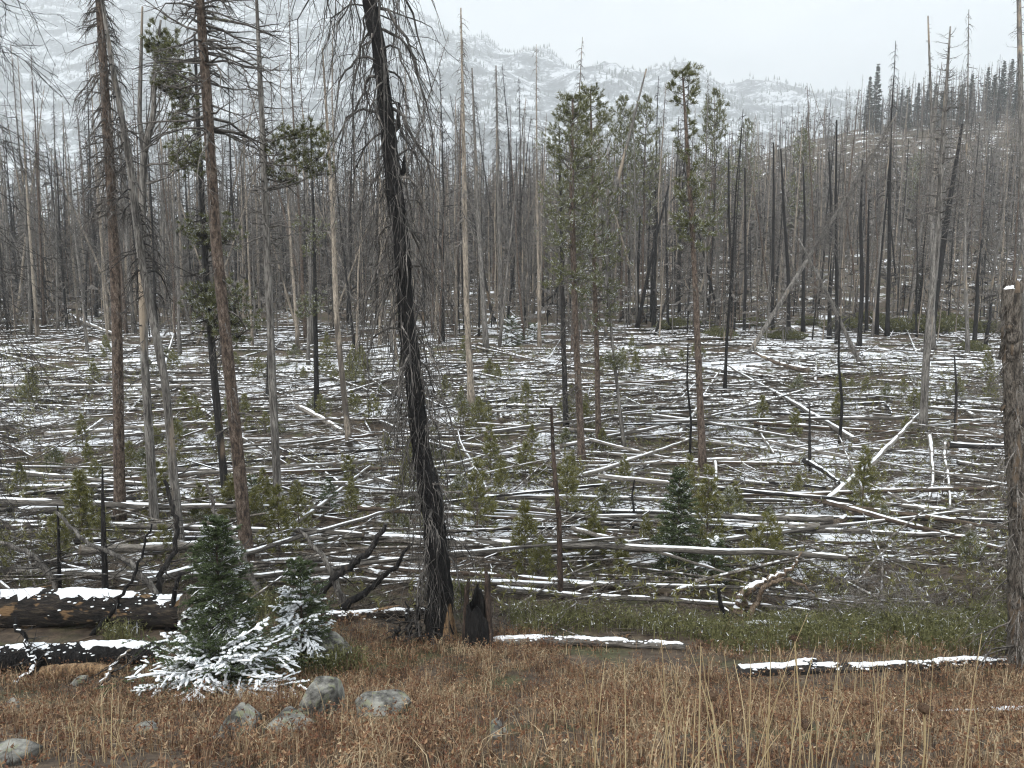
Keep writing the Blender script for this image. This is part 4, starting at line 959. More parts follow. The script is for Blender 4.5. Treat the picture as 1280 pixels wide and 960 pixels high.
# low evergreen shrubs where the trees begin
def shrub_mesh(seed, W, H):
    r = np.random.default_rng(seed); n = 420; a = r.uniform(0, 6.28, n); q = np.sqrt(r.random(n)); mb = MB()
    b = np.stack([np.cos(a) * q * W * 0.75, np.sin(a) * q * W * 0.45, np.zeros(n)], 1); h = H * (1 - 0.6 * q ** 2) * r.uniform(0.6, 1.1, n)
    tip = b * 1.25 + np.stack([r.normal(0, .06, n), r.normal(0, .06, n), h], 1); P = np.stack([b, (b + tip) / 2, tip], 1)
    mb.tubes(P, np.broadcast_to(np.array([[.012, .009, .004]]), (n, 3)), 3, 0)
    for f in (0.45, 0.75, 1.0): needle_spray(r, mb, b * (1 - f) + tip * f, (tip - b) + 0.05, 12, 0.16, 0.05, 1.0, 1)
    return mb.mesh('foliage', [M['twig'], M['heath']])
SH = [shrub_mesh(420, 2.2, 0.9), shrub_mesh(421, 1.6, 0.7)]
for i, (x, y, s) in enumerate([(1150, 416, 1.3), (1120, 410, 1.0), (1052, 412, 1.0), (1010, 406, 0.9), (1195, 412, 1.1), (1215, 440, 0.9), (900, 424, 0.9), (885, 410, 0.8), (980, 424, 0.8), (940, 408, 0.9), (1235, 418, 1.0), (1085, 402, 1.1), (845, 412, 0.9), (1180, 404, 1.2)]):
    lab = ('broad' if s > 1.05 else 'small' if s < 0.85 else 'rounded') + ' low dark green shrub at the forest edge near ' + near(at(x, y), 999)
    t = thing('evergreen_shrub', at(x, y), lab, 'shrub', 'low shrubs at the forest edge'); t.scale = (s, s, s); t.rotation_euler = (0, 0, 0.3 * i)
    o = link('foliage', SH[i % 2], t); o['kind'] = 'stuff'

# ------------------------------------------------------------------ fallen logs
def log_variant(seed, nbr, snowy, broken=False):
    r = np.random.default_rng(seed); Ln = 10.0; k = 22; x = np.linspace(0, Ln, k)
    P = np.stack([x, np.cumsum(np.cumsum(r.normal(0, 0.008, k))) + np.cumsum(r.normal(0, 0.02, k)), np.cumsum(r.normal(0, 0.016, k))], 1); P[:, 1:] -= P[0, 1:]
    R = 0.12 * (1 - 0.58 * (x / Ln) ** 1.1) * (1 + r.normal(0, 0.02, k)); R[0] *= 1.12
    mb = MB(); mb.tubes(P, R, 10, 0, cap=True, rough=0.10, capm=1); wood = mb.mesh('wood', [M['log_grey'], M['end_grain']])
    tw = None
    if nbr:
        tm = MB(); dead_crown(r, tm, P, R, 0.25, 0.98, nbr, 0.7, 'mixed', 0.010, per=2, sub=1, rmin=0.004); tw = tm.mesh('branches', M['twig'])
    # snow lying along the top, in stretches with tapered ends
    sm = MB(); x0 = r.uniform(0, 0.4); ns = 9
    th = np.linspace(math.radians(36), math.radians(144), ns)
    while x0 < Ln - 0.3:
        l = r.uniform(0.6, 3.6) * snowy; x1 = min(x0 + l, Ln - 0.02); kk = max(5, int((x1 - x0) / 0.14)); u = np.linspace(0, 1, kk); xs = x0 + (x1 - x0) * u
        c = np.stack([np.interp(xs, x, P[:, i]) for i in range(3)], 1); rr = np.interp(xs, x, R)
        end = np.clip(np.minimum(u, 1 - u) * (x1 - x0) / 0.18, 0, 1) ** 0.6; h = (0.010 + 0.022 * vn(xs * 3.1 + seed, 0.5, seed)) * end
        wid = (0.5 + 0.5 * end) * (0.34 + 0.66 * fbm(xs * 3.3, 7.5 + seed + xs * 0, seed, 3))
        ang = np.pi / 2 + (th[None] - np.pi / 2) * wid[:, None]; edge = np.sin(np.linspace(0, np.pi, ns)) ** 0.5
        rad = (rr * 1.005)[:, None] + h[:, None] * edge[None] - 0.006 * (1 - edge)[None]
        V = np.stack([np.broadcast_to(c[:, 0:1], ang.shape), c[:, 1:2] + np.cos(ang) * rad, c[:, 2:3] + np.sin(ang) * rad], -1)
        i = np.arange(kk - 1)[:, None] * ns + np.arange(ns - 1)[None]
        sm.add(V, np.stack([i, i + 1, i + ns + 1, i + ns], -1)); x0 = x1 + r.uniform(0.05, 0.8) / snowy
    return wood, sm.mesh('snow', M['snow']), tw
LV = [log_variant(500 + i, nb, sn) for i, (nb, sn) in enumerate([(7, 1.2), (0, 0.6), (26, 1.0), (5, 1.8), (14, 0.5), (6, 0.8), (40, 1.1), (9, 0.45), (10, 1.4), (4, 1.0)])]
LOGM = [('log_grey', 'grey'), ('log_brown', 'brown-barked'), ('log_char', 'charred'), ('log_pale', 'pale barkless')]
def lay_log(A, B, rad, v, kind, label, group=None, name='fallen_log'):
    A = np.array(A, float); B = np.array(B, float); d = B - A; Ln = float(np.linalg.norm(d))
    t = thing(name, A, label, 'log', group); t.scale = (Ln / 10, rad / 0.12, rad / 0.12)
    t.rotation_euler = (0.0, -math.asin(d[2] / Ln), math.atan2(d[1], d[0]))
    w, s, tw = LV[v]; o = link('wood', w, t); o.material_slots[0].link = 'OBJECT'; o.material_slots[0].material = M[LOGM[kind][0]]
    o = link('snow', s, t); o['kind'] = 'stuff'
    if tw: o = link('branches', tw, t); o['kind'] = 'stuff'
    return t
def log_px(x0, y0, x1, y1, w, v, kind, label, l0=0.05, l1=0.05):
    A = at(x0, y0); B = at(x1, y1); rad = w * 0.40 * (A[1] + 1) / FPX; A[2] += rad * 0.7 + l0; B[2] += rad * 0.6 + l1
    return lay_log(A, B, rad, v, kind, label)
for a in [(1030, 645, 1147, 530, 13, 3, 3, 'thickest pale snow-topped log slanting across the others by the broken-off flaking snag', 0.25, 0.5),
          (848, 550, 898, 474, 8, 1, 3, 'pale log pointing away next to the lone lumpy-crowned pine', 0.1, 0.5), (610, 622, 569, 545, 8, 0, 3, 'steep snowy log beside the tall airy sapling', 0.1, 0.3),
          (352, 674, 460, 602, 9, 3, 3, 'pale slanting log beside the slim tufted pine', 0.1, 0.45), (1215, 680, 1062, 618, 8, 5, 3, 'long pale log slanting under the thickest pale log', 0.3, 0.35),
          (690, 618, 872, 556, 8, 3, 3, 'long pale log angled up to the foot of the lone lumpy-crowned pine', 0.2, 0.3), (372, 520, 480, 572, 9, 0, 3, 'snowy pale log slanting from the thin black-trunked pine', 0.3, 0.1),
          (1005, 590, 1075, 628, 8, 0, 2, 'dark snow-topped log meeting the thickest pale log', 0.3, 0.2), (560, 652, 668, 588, 7, 7, 3, 'thin pale log slanting up behind the charred black tree', 0.1, 0.3),
          (1010, 470, 930, 450, 9, 5, 1, 'log with snow ending below the far-leaning dead tree', 0.2, 0.2), (1070, 562, 905, 462, 10, 3, 0, 'long grey log with snow running down to the thickest pale log', 0.2, 0.2),
          (1085, 650, 1060, 560, 6, 7, 3, 'thin pale log pointing away near the thickest pale log', 0.3, 0.4), (1160, 560, 1165, 640, 7, 0, 3, 'short white-topped log pointing away near the broken-off flaking snag', 0.4, 0.2), (1180, 570, 1190, 650, 6, 1, 3, 'crooked thin pale log before the broken-off flaking snag', 0.4, 0.2),
          (893, 590, 893, 632, 6, 0, 3, 'short pale log below the lone lumpy-crowned pine', 0.3, 0.2), (20, 655, 250, 632, 14, 3, 0, 'long grey log passing behind the red-brown drooping dead conifer', 0.2, 0.2),
          (755, 404, 870, 392, 6, 3, 0, 'long log propped level at the forest edge behind the lone lumpy-crowned pine', 0.9, 0.9), (80, 402, 165, 428, 6, 3, 3, 'white-topped log slanting at the far end behind the red-brown drooping conifer', 0.7, 0.1),
          (205, 470, 224, 415, 6, 0, 3, 'short forked pale log propped up behind the dark slanting conifer', 0.1, 0.9), (560, 715, 880, 690, 10, 9, 0, 'thick grey log running level behind the slim burnt-tipped stub', 0.25, 0.25),
          (900, 672, 1210, 690, 10, 5, 0, 'long grey log running level behind the grey dead brush', 0.2, 0.25), (620, 752, 1010, 778, 10, 5, 0, 'long snow-lined log before the young firs', 0.15, 0.15), (600, 742, 940, 752, 10, 5, 0, 'second long snow-lined log before the young firs', 0.15, 0.2),
          (330, 742, 540, 746, 10, 5, 0, 'level snow-topped log behind the charred black tree', 0.2, 0.2), (320, 722, 530, 706, 10, 0, 0, 'grey log with thin snow behind the charred black tree', 0.2, 0.2)]:
    log_px(*a)
lr = np.random.default_rng(41); n = 0; TW = [2, 4, 6, 8]
while n < 274:
    Y = 11.6 + 27.5 * lr.random() ** 0.9; X = lr.uniform(-0.80, 0.80) * Y
    yaw = lr.normal(0.04, 0.5) if lr.random() < 0.66 else lr.uniform(-1.5, 1.5)
    if lr.random() < 0.5: yaw += math.pi
    Ln = float(lr.uniform(3.0, 11.5)) * (0.7 if abs(math.sin(yaw)) > 0.5 else 1); rad = float(0.03 + 0.055 * lr.random() ** 1.4) * (0.85 + Ln / 45)
    d = np.array([math.cos(yaw), math.sin(yaw)]) * Ln / 2; A = np.array([X, Y]) - d; B = np.array([X, Y]) + d
    if min(A[1], B[1]) < 10.9: continue
    us = np.linspace(0.05, 0.95, 9); g = gz(A[0] + (B[0] - A[0]) * us, A[1] + (B[1] - A[1]) * us); za, zb = float(gz(*A)), float(gz(*B))
    lift = max(0.0, float(np.percentile(g - (za + (zb - za) * us), 75))) + rad * 0.7 + float(lr.exponential(0.12))
    za += lift + (float(lr.uniform(0.1, 0.6)) if lr.random() < 0.14 else 0); zb += lift + (float(lr.uniform(0.1, 0.7)) if lr.random() < 0.14 else 0)
    v = int(lr.choice(TW)) if lr.random() < 0.22 else (int(lr.choice([0, 1, 3, 5, 7, 9])) if Y > 16.5 else int(lr.choice([1, 5, 7, 7, 9]))); kind = int(lr.choice(4, p=[.46, .20, .13, .21]))
    nr = near((X, Y), 5.5); thick = 'thick' if rad > 0.066 else 'thin' if rad < 0.044 else 'mid-sized'; lng = 'long' if Ln > 9.5 else 'short' if Ln < 6.5 else ''
    ori = 'lying crosswise' if abs(math.sin(yaw)) < 0.35 else 'lying aslant' if abs(math.sin(yaw)) < 0.8 else 'pointing at the forest'
    lab = ' '.join(f'{thick} {lng} {LOGM[kind][1]} log{" with branches" if v in (2, 4, 6, 8) else ""} {ori}'.split()) + (f' near {nr}' if nr else ' in the open field' if Y < 26 else ' towards the forest edge')
    if len(lab.split()) > 16: lab = lab.replace(' with branches', '')
    lay_log((*A, za), (*B, zb), rad, v, kind, lab, f'{LOGM[kind][1]} fallen logs on the field'); n += 1

M['far_log'] = bark('far_snowy_log', [(0.25, (0.04, 0.037, 0.034)), (0.5, (0.11, 0.098, 0.085)), (0.8, (0.24, 0.22, 0.19))], scale=(2, 2, 2), snow=0.18)
M['thin_pole'] = bark('thin_grey_pole', [(0.25, (0.045, 0.04, 0.035)), (0.5, (0.13, 0.115, 0.098)), (0.8, (0.27, 0.245, 0.215))], scale=(3, 3, 3), snow=-0.12)
def far_logs():
    r = np.random.default_rng(43); mb = MB()
    def lay(n, y0, y1, pw, ln, rd, k):
        Y = y0 + (y1 - y0) * r.random(n) ** pw; X = r.uniform(-0.8, 0.8, n) * Y; yaw = np.where(r.random(n) < 0.75, r.normal(0.03, 0.5, n), r.uniform(-1.5, 1.5, n))
        Ln = r.uniform(*ln, n); d = np.stack([np.cos(yaw), np.sin(yaw)], 1) * Ln[:, None]; u = np.linspace(-0.5, 0.5, k)
        Q = np.stack([X, Y], 1)[:, None, :] + d[:, None, :] * u[None, :, None]; g = gz(Q[..., 0], Q[..., 1]); rad = r.uniform(*rd, n)
        z = np.linspace(0, 1, k)[None] * (g[:, -1] - g[:, 0])[:, None] + g[:, :1]; z = z + np.maximum(0, (g - z).max(axis=1))[:, None] * 0.6 + rad[:, None] * 0.7 + r.exponential(0.12, n)[:, None]
        mb.tubes(np.concatenate([Q, z[..., None]], -1), rad[:, None] * np.linspace(1, 0.5, k)[None], 8, 0, cap=True)
    lay(520, 33, 62, 0.9, (3, 11), (0.045, 0.09), 6); lay(120, 60, 110, 0.9, (5, 12), (0.06, 0.10), 4); lay(420, 105, 262, 1.0, (5, 12), (0.07, 0.12), 3)
    n = 1200; Y = 11.3 + 30 * r.random(n); X = r.uniform(-0.8, 0.8, n) * Y; yaw = r.normal(0, 0.75, n); Ln = r.uniform(0.8, 4.2, n); el = np.abs(r.normal(0, 0.10, n)); rad = r.uniform(0.012, 0.032, n)
    d = np.stack([np.cos(yaw), np.sin(yaw), el], 1) * Ln[:, None] * 0.5; c = np.stack([X, Y, gz(X, Y) + 0.03 + r.exponential(0.10, n) + el * Ln * 0.5], 1); mid = c + r.normal(0, 0.03, (n, 3)) * Ln[:, None]
    mb.tubes(np.stack([c - d, mid, c + d], 1), rad[:, None] * np.array([[1, 0.85, 0.55]]), 4, 1, cap=True)
    o = link('deadfall', mb.mesh('deadfall', [M['far_log'], M['thin_pole']])); tag(o, 'tangle of far snow-topped fallen logs reaching into the burnt forest', 'deadfall', kind='stuff')
far_logs()
M['litter'] = bark('grey_brown_twig_litter', [(0.3, (0.045, 0.036, 0.029)), (0.7, (0.15, 0.125, 0.10))], scale=(6, 6, 6), bumps=0.2)

# ------------------------------------------------------------------ foreground: big burnt logs, stump, boulders, brush
def big_log(x0, y0, x1, y1, w0, w1, mat, label, seed, snow=True, lift=0.0, splinter=False, name='burnt_log', dy=0.0):
    r = np.random.default_rng(seed); A = at(x0, y0); B = at(x1, y1); A[1] += dy; B[1] += dy
    ra = w0 * 0.5 * (A[1] + 1.3) / FPX; rb = w1 * 0.5 * (B[1] + 1.3) / FPX
    A[2] = float(gz(A[0], A[1])) + ra * 0.75 + lift; B[2] = float(gz(B[0], B[1])) + rb * 0.75 + lift
    d = B - A; Ln = float(np.linalg.norm(d)); k = 30; x = np.linspace(0, Ln, k)
    P = np.stack([x, np.cumsum(r.normal(0, 0.008, k)), np.cumsum(r.normal(0, 0.006, k))], 1); R = np.interp(x, [0, Ln], [ra, rb]) * (1 + 0.10 * (vn(x * 2.2, 0.3, seed) - 0.5))
    t = thing(name, A, label, 'log'); t.rotation_euler = (0, -math.asin(d[2] / Ln), math.atan2(d[1], d[0]))
    mb = MB(); mb.tubes(P, R, 18, 0, cap=True, rough=0.14, capm=1); link('wood', mb.mesh('wood', [M[mat], M['end_grain']]), t)
    if snow:
        x0 = 0.05
        while x0 < Ln - 0.1:
            l = r.uniform(0.2, 1.1); x1 = min(x0 + l, Ln - 0.02); kk = max(6, int((x1 - x0) / 0.035)); u = np.linspace(0, 1, kk); xs = x0 + (x1 - x0) * u; ns = 11
            c = np.stack([np.interp(xs, x, P[:, i]) for i in range(3)], 1); rr = np.interp(xs, x, R); end = np.clip(np.minimum(u, 1 - u) * (x1 - x0) / 0.10, 0, 1) ** 0.6
            wid = (0.45 + 0.35 * end) * (0.10 + 0.62 * fbm(xs * 14.0, xs * 0 + seed + 1.5, seed, 4) * 1.7); th = np.linspace(-1.25, 1.25, ns); ang = np.pi / 2 + 0.12 * (vn(xs * 3, 9.1, seed) - 0.5)[:, None] + th[None] * wid[:, None]
            edge = np.cos(np.linspace(-1, 1, ns) * np.pi / 2) ** 0.45; rad = (rr * 1.05)[:, None] + ((0.006 + 0.018 * vn(xs * 9, 2.2, seed)) * end)[:, None] * edge[None] - 0.012 * (1 - edge)[None]
            V = np.stack([np.broadcast_to(c[:, 0:1], ang.shape), c[:, 1:2] + np.cos(ang) * rad, c[:, 2:3] + np.sin(ang) * rad], -1); i = np.arange(kk - 1)[:, None] * ns + np.arange(ns - 1)[None]
            V = V + r.normal(0, 0.0035, V.shape); mb = MB(); mb.add(V, np.stack([i, i + 1, i + ns + 1, i + ns], -1)); link('snow', mb.mesh('snow', M['snow']), t); x0 = x1 + r.uniform(0.03, 0.4)
    if snow:                                               # crumbs of snow caught on the bark
        nb = int(Ln * 70); BV, BF = ICO1; xx = r.uniform(0.05, Ln - 0.05, nb); aa = np.pi / 2 + r.normal(0, 0.55, nb); rr = np.interp(xx, x, R); sz = r.uniform(0.004, 0.020, nb)
        C = np.stack([xx, np.interp(xx, x, P[:, 1]) + np.cos(aa) * rr * 1.03, np.interp(xx, x, P[:, 2]) + np.sin(aa) * rr * 1.03], 1)
        mb = MB(); mb.add(C[:, None, :] + BV[None] * (sz[:, None, None] * r.uniform(0.6, 1.3, (nb, len(BV), 1))) * np.array([1.6, 1.2, 0.6]), t=(np.arange(nb)[:, None, None] * len(BV) + BF[None]).reshape(-1, 3))
        o = link('snow_crumbs', mb.mesh('snow_crumbs', M['snow']), t); o['kind'] = 'stuff'
    if splinter:
        for q in range(14):
            xx = r.uniform(0.3, Ln * 0.95); a = r.uniform(-2.6, -0.5) if q % 3 else r.uniform(0.5, 1.2); rr = float(np.interp(xx, x, R)); o = np.array([0, math.cos(a), math.sin(a)]) * rr * 0.95
            l = r.uniform(0.2, 0.55); s = np.array([r.choice([-1, 1]) * l, 0, 0]) + o / rr * r.uniform(0.02, 0.12)
            Q, W = resample(np.array([np.array([xx, 0, 0]) + o, np.array([xx, 0, 0]) + o + s * 0.5, np.array([xx, 0, 0]) + o + s]), [0.045, 0.04, 0.006], 6)
            mb = MB(); mb.tubes(Q, W, 6, 0, cap=True, flat=0.45, rough=0.4); link('splinter', mb.mesh('splinter', M['orange'] if q % 2 else M['char']), t)
    return t
big_log(-150, 800, 218, 797, 46, 38, 'log_broken', 'biggest fallen log, charred and split open to orange wood under a snow cap', 601, lift=0.06, splinter=True, dy=0.35)
big_log(-120, 845, 205, 830, 34, 24, 'char', 'black charred log with a smooth snow cap in front of the split orange log', 602, lift=0.02)
big_log(55, 850, 150, 846, 16, 14, 'orange', 'short brown log lying under the black charred log', 603, snow=False)
big_log(918, 846, 1262, 832, 17, 13, 'log_char', 'long low log under thick snow at the edge of the green heath', 604, lift=-0.03, name='snowy_log')
big_log(985, 836, 1020, 834, 10, 8, 'log_char', 'short snow-covered piece behind the long low log', 605, name='snowy_log')
big_log(612, 808, 856, 816, 12, 8, 'log_grey', 'thin snow-covered log in the grass between the charred stump and the heath', 606, lift=-0.02, name='snowy_log')
big_log(1075, 893, 1330, 890, 9, 10, 'log_char', 'half-buried snowy log lying in the dry grass by the broken-off flaking snag', 607, lift=-0.03, name='snowy_log')
big_log(985, 880, 1050, 886, 10, 9, 'log_char', 'short dark half-buried log in the dry russet grass', 608, lift=-0.04, snow=False)
big_log(925, 790, 1035, 782, 12, 8, 'log_grey', 'snow-covered log at the foot of the upturned bent snag', 609, name='snowy_log')
big_log(215, 785, 300, 780, 22, 20, 'log_broken', 'rotten burnt log end behind the dark green fir', 610)
big_log(400, 780, 540, 772, 14, 10, 'log_broken', 'broken orange-brown log piece behind the boulder', 611, splinter=True)

M['bent_wood'] = bark('weathered_orange_wood', [(0.25, (0.07, 0.05, 0.035)), (0.5, (0.19, 0.135, 0.09)), (0.8, (0.30, 0.25, 0.20))], scale=(10, 10, 4))
def bent(name, pts, mat, label, cat, seed, snow=False, lift=0.0, Yoff=0.0, sides=8):
    """a bent dead branch through photo points; the last point is where it meets the ground"""
    r = np.random.default_rng(seed); b = at(pts[-1][0], pts[-1][1]); P = []; R = []
    for j, (x, y, w) in enumerate(reversed(pts)):
        p = at_y(x, y, b[1] + Yoff * j / len(pts)); P.append(p - b); R.append(w * 0.31 * (b[1] + 1.3) / FPX * (0.55 + 0.45 * (1 - j / len(pts))) * 1.15)
    P = np.array(P); P[0] = (0, 0, -0.04); P, R = resample(P, R, 5 * len(pts)); P[1:-1] += r.normal(0, 0.013, (len(P) - 2, 3))
    t = thing(name, b, label, cat); mb = MB(); mb.tubes(P, R, sides, 0, cap=True, rough=0.2); link('limb', mb.mesh('limb', M[mat]), t)
    mb = MB(); dead_crown(r, mb, P, R, 0.3, 0.95, max(8, int(len(P) * 0.9)), 0.42, 'mixed', 0.009, per=2, sub=1); o = link('twigs', mb.mesh('twigs', M['dark_twig']), t); o['kind'] = 'stuff'
    if snow:
        k = len(P); up = P.copy(); up[:, 2] += R * 0.72; mb = MB(); mb.tubes(up[1:-1], R[1:-1] * np.linspace(0.95, 0.6, k - 2) * r.uniform(0.75, 1.1, k - 2), 8, 0, cap=True, flat=0.5, rough=0.2); link('snow', mb.mesh('snow', M['snow']), t)
    return t
bent('dead_branch', [(18, 772, 9), (30, 800, 9), (44, 832, 10), (36, 842, 9), (12, 856, 8)], 'char', 'crooked snow-topped branch leaning on the black charred log', 'branch', 621, True, Yoff=0.5)
bent('dead_branch', [(164, 812, 6), (148, 822, 7), (138, 840, 8), (122, 862, 9)], 'pale_wood', 'bent pale snowy stick propped before the black charred log', 'branch', 622, True, Yoff=0.3)
bent('dead_branch', [(190, 655, 4), (170, 715, 6), (140, 765, 8), (112, 795, 9)], 'char', 'thin black branch slanting up across the split orange log', 'branch', 623, Yoff=0.2)
bent('dead_branch', [(0, 678, 9), (35, 690, 11), (60, 715, 12), (76, 745, 13)], 'grey_bark', 'thick grey branch arching down behind the big burnt logs', 'branch', 624)
bent('dead_branch', [(70, 640, 8), (110, 680, 9), (160, 700, 10), (195, 740, 11), (208, 768, 12)], 'grey_bark', 'long arching grey branch behind the big burnt logs', 'branch', 625)
bent('dead_branch', [(258, 600, 7), (268, 640, 8), (300, 680, 10), (316, 730, 12), (340, 752, 12)], 'twig', 'crooked grey branch rising behind the dark green fir', 'branch', 626)
bent('dead_branch', [(515, 680, 6), (490, 710, 10), (455, 742, 12), (415, 768, 14)], 'char', 'stout black branch angled up beside the charred black tree', 'branch', 627, Yoff=-0.3)
bent('dead_branch', [(482, 655, 12), (462, 690, 14), (430, 712, 15), (405, 735, 15), (395, 760, 16)], 'char_patch', 'heavy burnt branch curving up behind the smaller fir', 'branch', 628)
bent('dead_branch', [(372, 660, 8), (400, 690, 10), (418, 720, 12), (428, 760, 13)], 'grey_bark', 'grey bent branch meeting the heavy burnt branch', 'branch', 629)
bent('dead_branch', [(205, 600, 8), (222, 650, 9), (218, 690, 10), (200, 720, 11), (195, 760, 12)], 'char_patch', 'kinked burnt branch between the big logs and the dark fir', 'branch', 630)
bent('dead_branch', [(225, 715, 8), (218, 745, 9), (208, 790, 10)], 'char', 'short black stub upright by the dark green fir', 'branch', 631)
bent('bent_snag', [(1002, 690, 5), (990, 712, 9), (965, 722, 14), (938, 735, 17), (926, 748, 20), (924, 776, 22)], 'bent_wood', 'upturned bent snag of orange wood with snow along its top', 'snag', 632, True)
bent('dead_branch', [(1018, 742, 5), (1000, 730, 7), (978, 722, 9), (955, 735, 9), (934, 778, 10)], 'bent_wood', 'orange-brown side branch by the upturned bent snag', 'branch', 633)
bent('dead_branch', [(898, 735, 7), (902, 755, 9), (912, 785, 11)], 'char', 'short black stick with snow beside the upturned bent snag', 'branch', 634, True)
for i, (x, y, h) in enumerate([(512, 795, 44), (524, 802, 60), (540, 806, 40), (496, 806, 26), (536, 800, 70)]):
    bent('charred_shard', [(x - 5 + 3 * i, y - h, 3), (x - 2, y - h * 0.5, 9), (x, y, 13)], 'char', 'upright charred wood shard at the foot of the charred black tree', 'shard', 640 + i)
for o in bpy.data.objects:
    if o.name.startswith('charred_shard'): o['group'] = 'charred shards around the black tree'

def stump():
    r = np.random.default_rng(651); b = at(597, 808); t = thing('charred_stump', b, 'hollow charred stump with tall grey splintered slabs beside the black tree', 'stump')
    LM.append((b, 'the charred stump')); sc = (b[1] + 1.5) / FPX; n = 26; mb = MB()
    def shell(a0, a1, h0, h1, mat, name, ro, ri, n=9):
        a = np.linspace(a0, a1, n); h = np.interp(np.linspace(0, 1, n), np.linspace(0, 1, 5), [h0 * q for q in r.uniform(0.75, 1, 5)] if h1 is None else r.uniform(h0, h1, 5)); m = MB()
        lv = np.array([0, 0.35, 0.7, 1.0]); V = []
        for rad, sgn in ((ro, 1), (ri, -1)):
            for l in lv:
                rr = rad * (1.18 - 0.22 * l) * (1 + r.normal(0, 0.03, n)); V.append(np.stack([np.cos(a) * rr, np.sin(a) * rr, -0.08 + (h + 0.08) * l + (r.normal(0, 0.02, n) if l == 1 else 0)], 1))
        V = np.concatenate(V); q = []
        for i in range(3):
            for j in range(n - 1):
                q.append((i * n + j, i * n + j + 1, (i + 1) * n + j + 1, (i + 1) * n + j)); o = 4 * n; q.append((o + i * n + j + 1, o + i * n + j, o + (i + 1) * n + j, o + (i + 1) * n + j + 1))
            q.append((i * n, (i + 1) * n, 4 * n + (i + 1) * n, 4 * n + i * n)); e = n - 1; q.append((4 * n + i * n + e, 4 * n + (i + 1) * n + e, (i + 1) * n + e, i * n + e))
        for j in range(n - 1): q.append((3 * n + j, 3 * n + j + 1, 7 * n + j + 1, 7 * n + j))
        m.add(V, q); link(name, m.mesh(name, M[mat], smooth=False), t)
    ro = 15 * sc
    shell(-0.45, 0.75, 76 * sc, 88 * sc, 'stub', 'slab', ro, ro * 0.72); shell(2.5, 3.6, 60 * sc, 78 * sc, 'stub', 'slab', ro, ro * 0.75)
    shell(3.65, 5.75, 30 * sc, 62 * sc, 'char', 'shell', ro * 0.98, ro * 0.7, 14); shell(0.8, 2.45, 40 * sc, 70 * sc, 'char', 'shell', ro * 0.96, ro * 0.68, 12)
    m = MB(); c = np.array([0.0, 0.0, 30 * sc]); a = np.linspace(0, 6.283, 10, endpoint=False)
    m.add(np.concatenate([np.stack([np.cos(a) * ro * 0.6, np.sin(a) * ro * 0.6, np.full(10, c[2] - 0.05)], 1), np.stack([np.cos(a) * ro * 0.35, np.sin(a) * ro * 0.35, np.full(10, c[2])], 1), [[0, 0, c[2] + 0.03]]]), [(j, (j + 1) % 10, 10 + (j + 1) % 10, 10 + j) for j in range(10)], [(10 + j, 10 + (j + 1) % 10, 20) for j in range(10)]); link('snow', m.mesh('snow', M['snow']), t)
stump()

IV, IF = ico(4); ROCKS = []
def boulder(x, y, wpx, hpx, label, seed, sink=0.36, dpt=0.8):
    r = np.random.default_rng(seed); b = at(x, y); sc = (b[1] + 1.3) / FPX; V = IV.copy()
    for _ in range(14):                                     # chisel flat facets
        n = r.normal(0, 1, 3); n /= np.linalg.norm(n); d = r.uniform(0.5, 0.85); s = V @ n - d; V -= np.outer(np.where(s > 0, s * 0.93, 0), n)
    V *= (1 + 0.10 * (fbm(V[:, 0] * 2 + seed, V[:, 1] * 2 + V[:, 2] * 1.7, seed) - 0.47) + 0.03 * (vn(V[:, 0] * 9, V[:, 1] * 9 + V[:, 2] * 8, seed) - 0.5))[:, None]
    W = wpx * 0.5 * sc; H = hpx * sc; ROCKS.append((b[0], b[1], W)); V = V * np.array([W, W * dpt, H * 0.62]); V[:, 2] += H * 0.62 - H * sink
    mb = MB(); mb.add(V, t=IF); o = link('boulder', mb.mesh('boulder', M['rock'])); o.location = b; o.rotation_euler = (0, 0, float(r.uniform(-0.3, 0.3))); tag(o, label, 'boulder')
for a in [(402, 820, 74, 36, 'pale grey boulder behind the smaller fir', 661), (402, 892, 66, 46, 'largest cracked grey boulder at the edge of the snowy fir skirt', 662), (300, 922, 60, 42, 'squarish grey boulder in front of the snowy fir skirt', 663),
          (365, 912, 70, 24, 'low flat boulder between the squarish and the largest boulder', 664), (482, 892, 72, 28, 'low lichened boulder alone in the russet grass', 665), (622, 926, 26, 26, 'small pale stone in the russet grass near the straw tufts', 666), (14, 955, 70, 24, 'flat grey stone in the grass below the burnt logs', 667),
          (18, 890, 34, 16, 'small stone under the black charred log', 668), (182, 918, 34, 18, 'small half-buried stone in front of the fir skirt', 669), (102, 858, 26, 14, 'snow-dusted stone at the end of the bent pale stick', 670)]:
    boulder(*a)

def brush(px, py, W, H, n, mat, label, seed, r0=0.006, per=5, arch=1.0):
    r = np.random.default_rng(seed); b = at(px, py); t = thing('dead_brush', b, label, 'brush')
    base = np.stack([r.normal(0, W * 0.25, n), r.normal(0, W * 0.15, n), np.full(n, -0.03)], 1); az = r.uniform(0, 6.28, n); Ln = H * r.uniform(0.7, 1.4, n)
    A, RA = branches(r, base, az, Ln * 0.75, r.uniform(0.7, 1.6, n), r.uniform(0.4, 1.2, n) * arch, r0 * r.uniform(0.6, 1.6, n), 9, wob=0.22); mb = MB(); mb.tubes(A, RA, 4)
    B, RB = twigs(r, A, RA, per, lf=(0.2, 0.55), k=5, wob=0.25, droop=0.1); mb.tubes(B, np.maximum(RB, 0.0016), 3); C, RC = twigs(r, B, RB, 3, lf=(0.25, 0.7), k=2, droop=0.1); mb.tubes(C, np.maximum(RC, 0.0013), 3)
    o = link('stems', mb.mesh('stems', M[mat])); o.parent = t; o['kind'] = 'stuff'
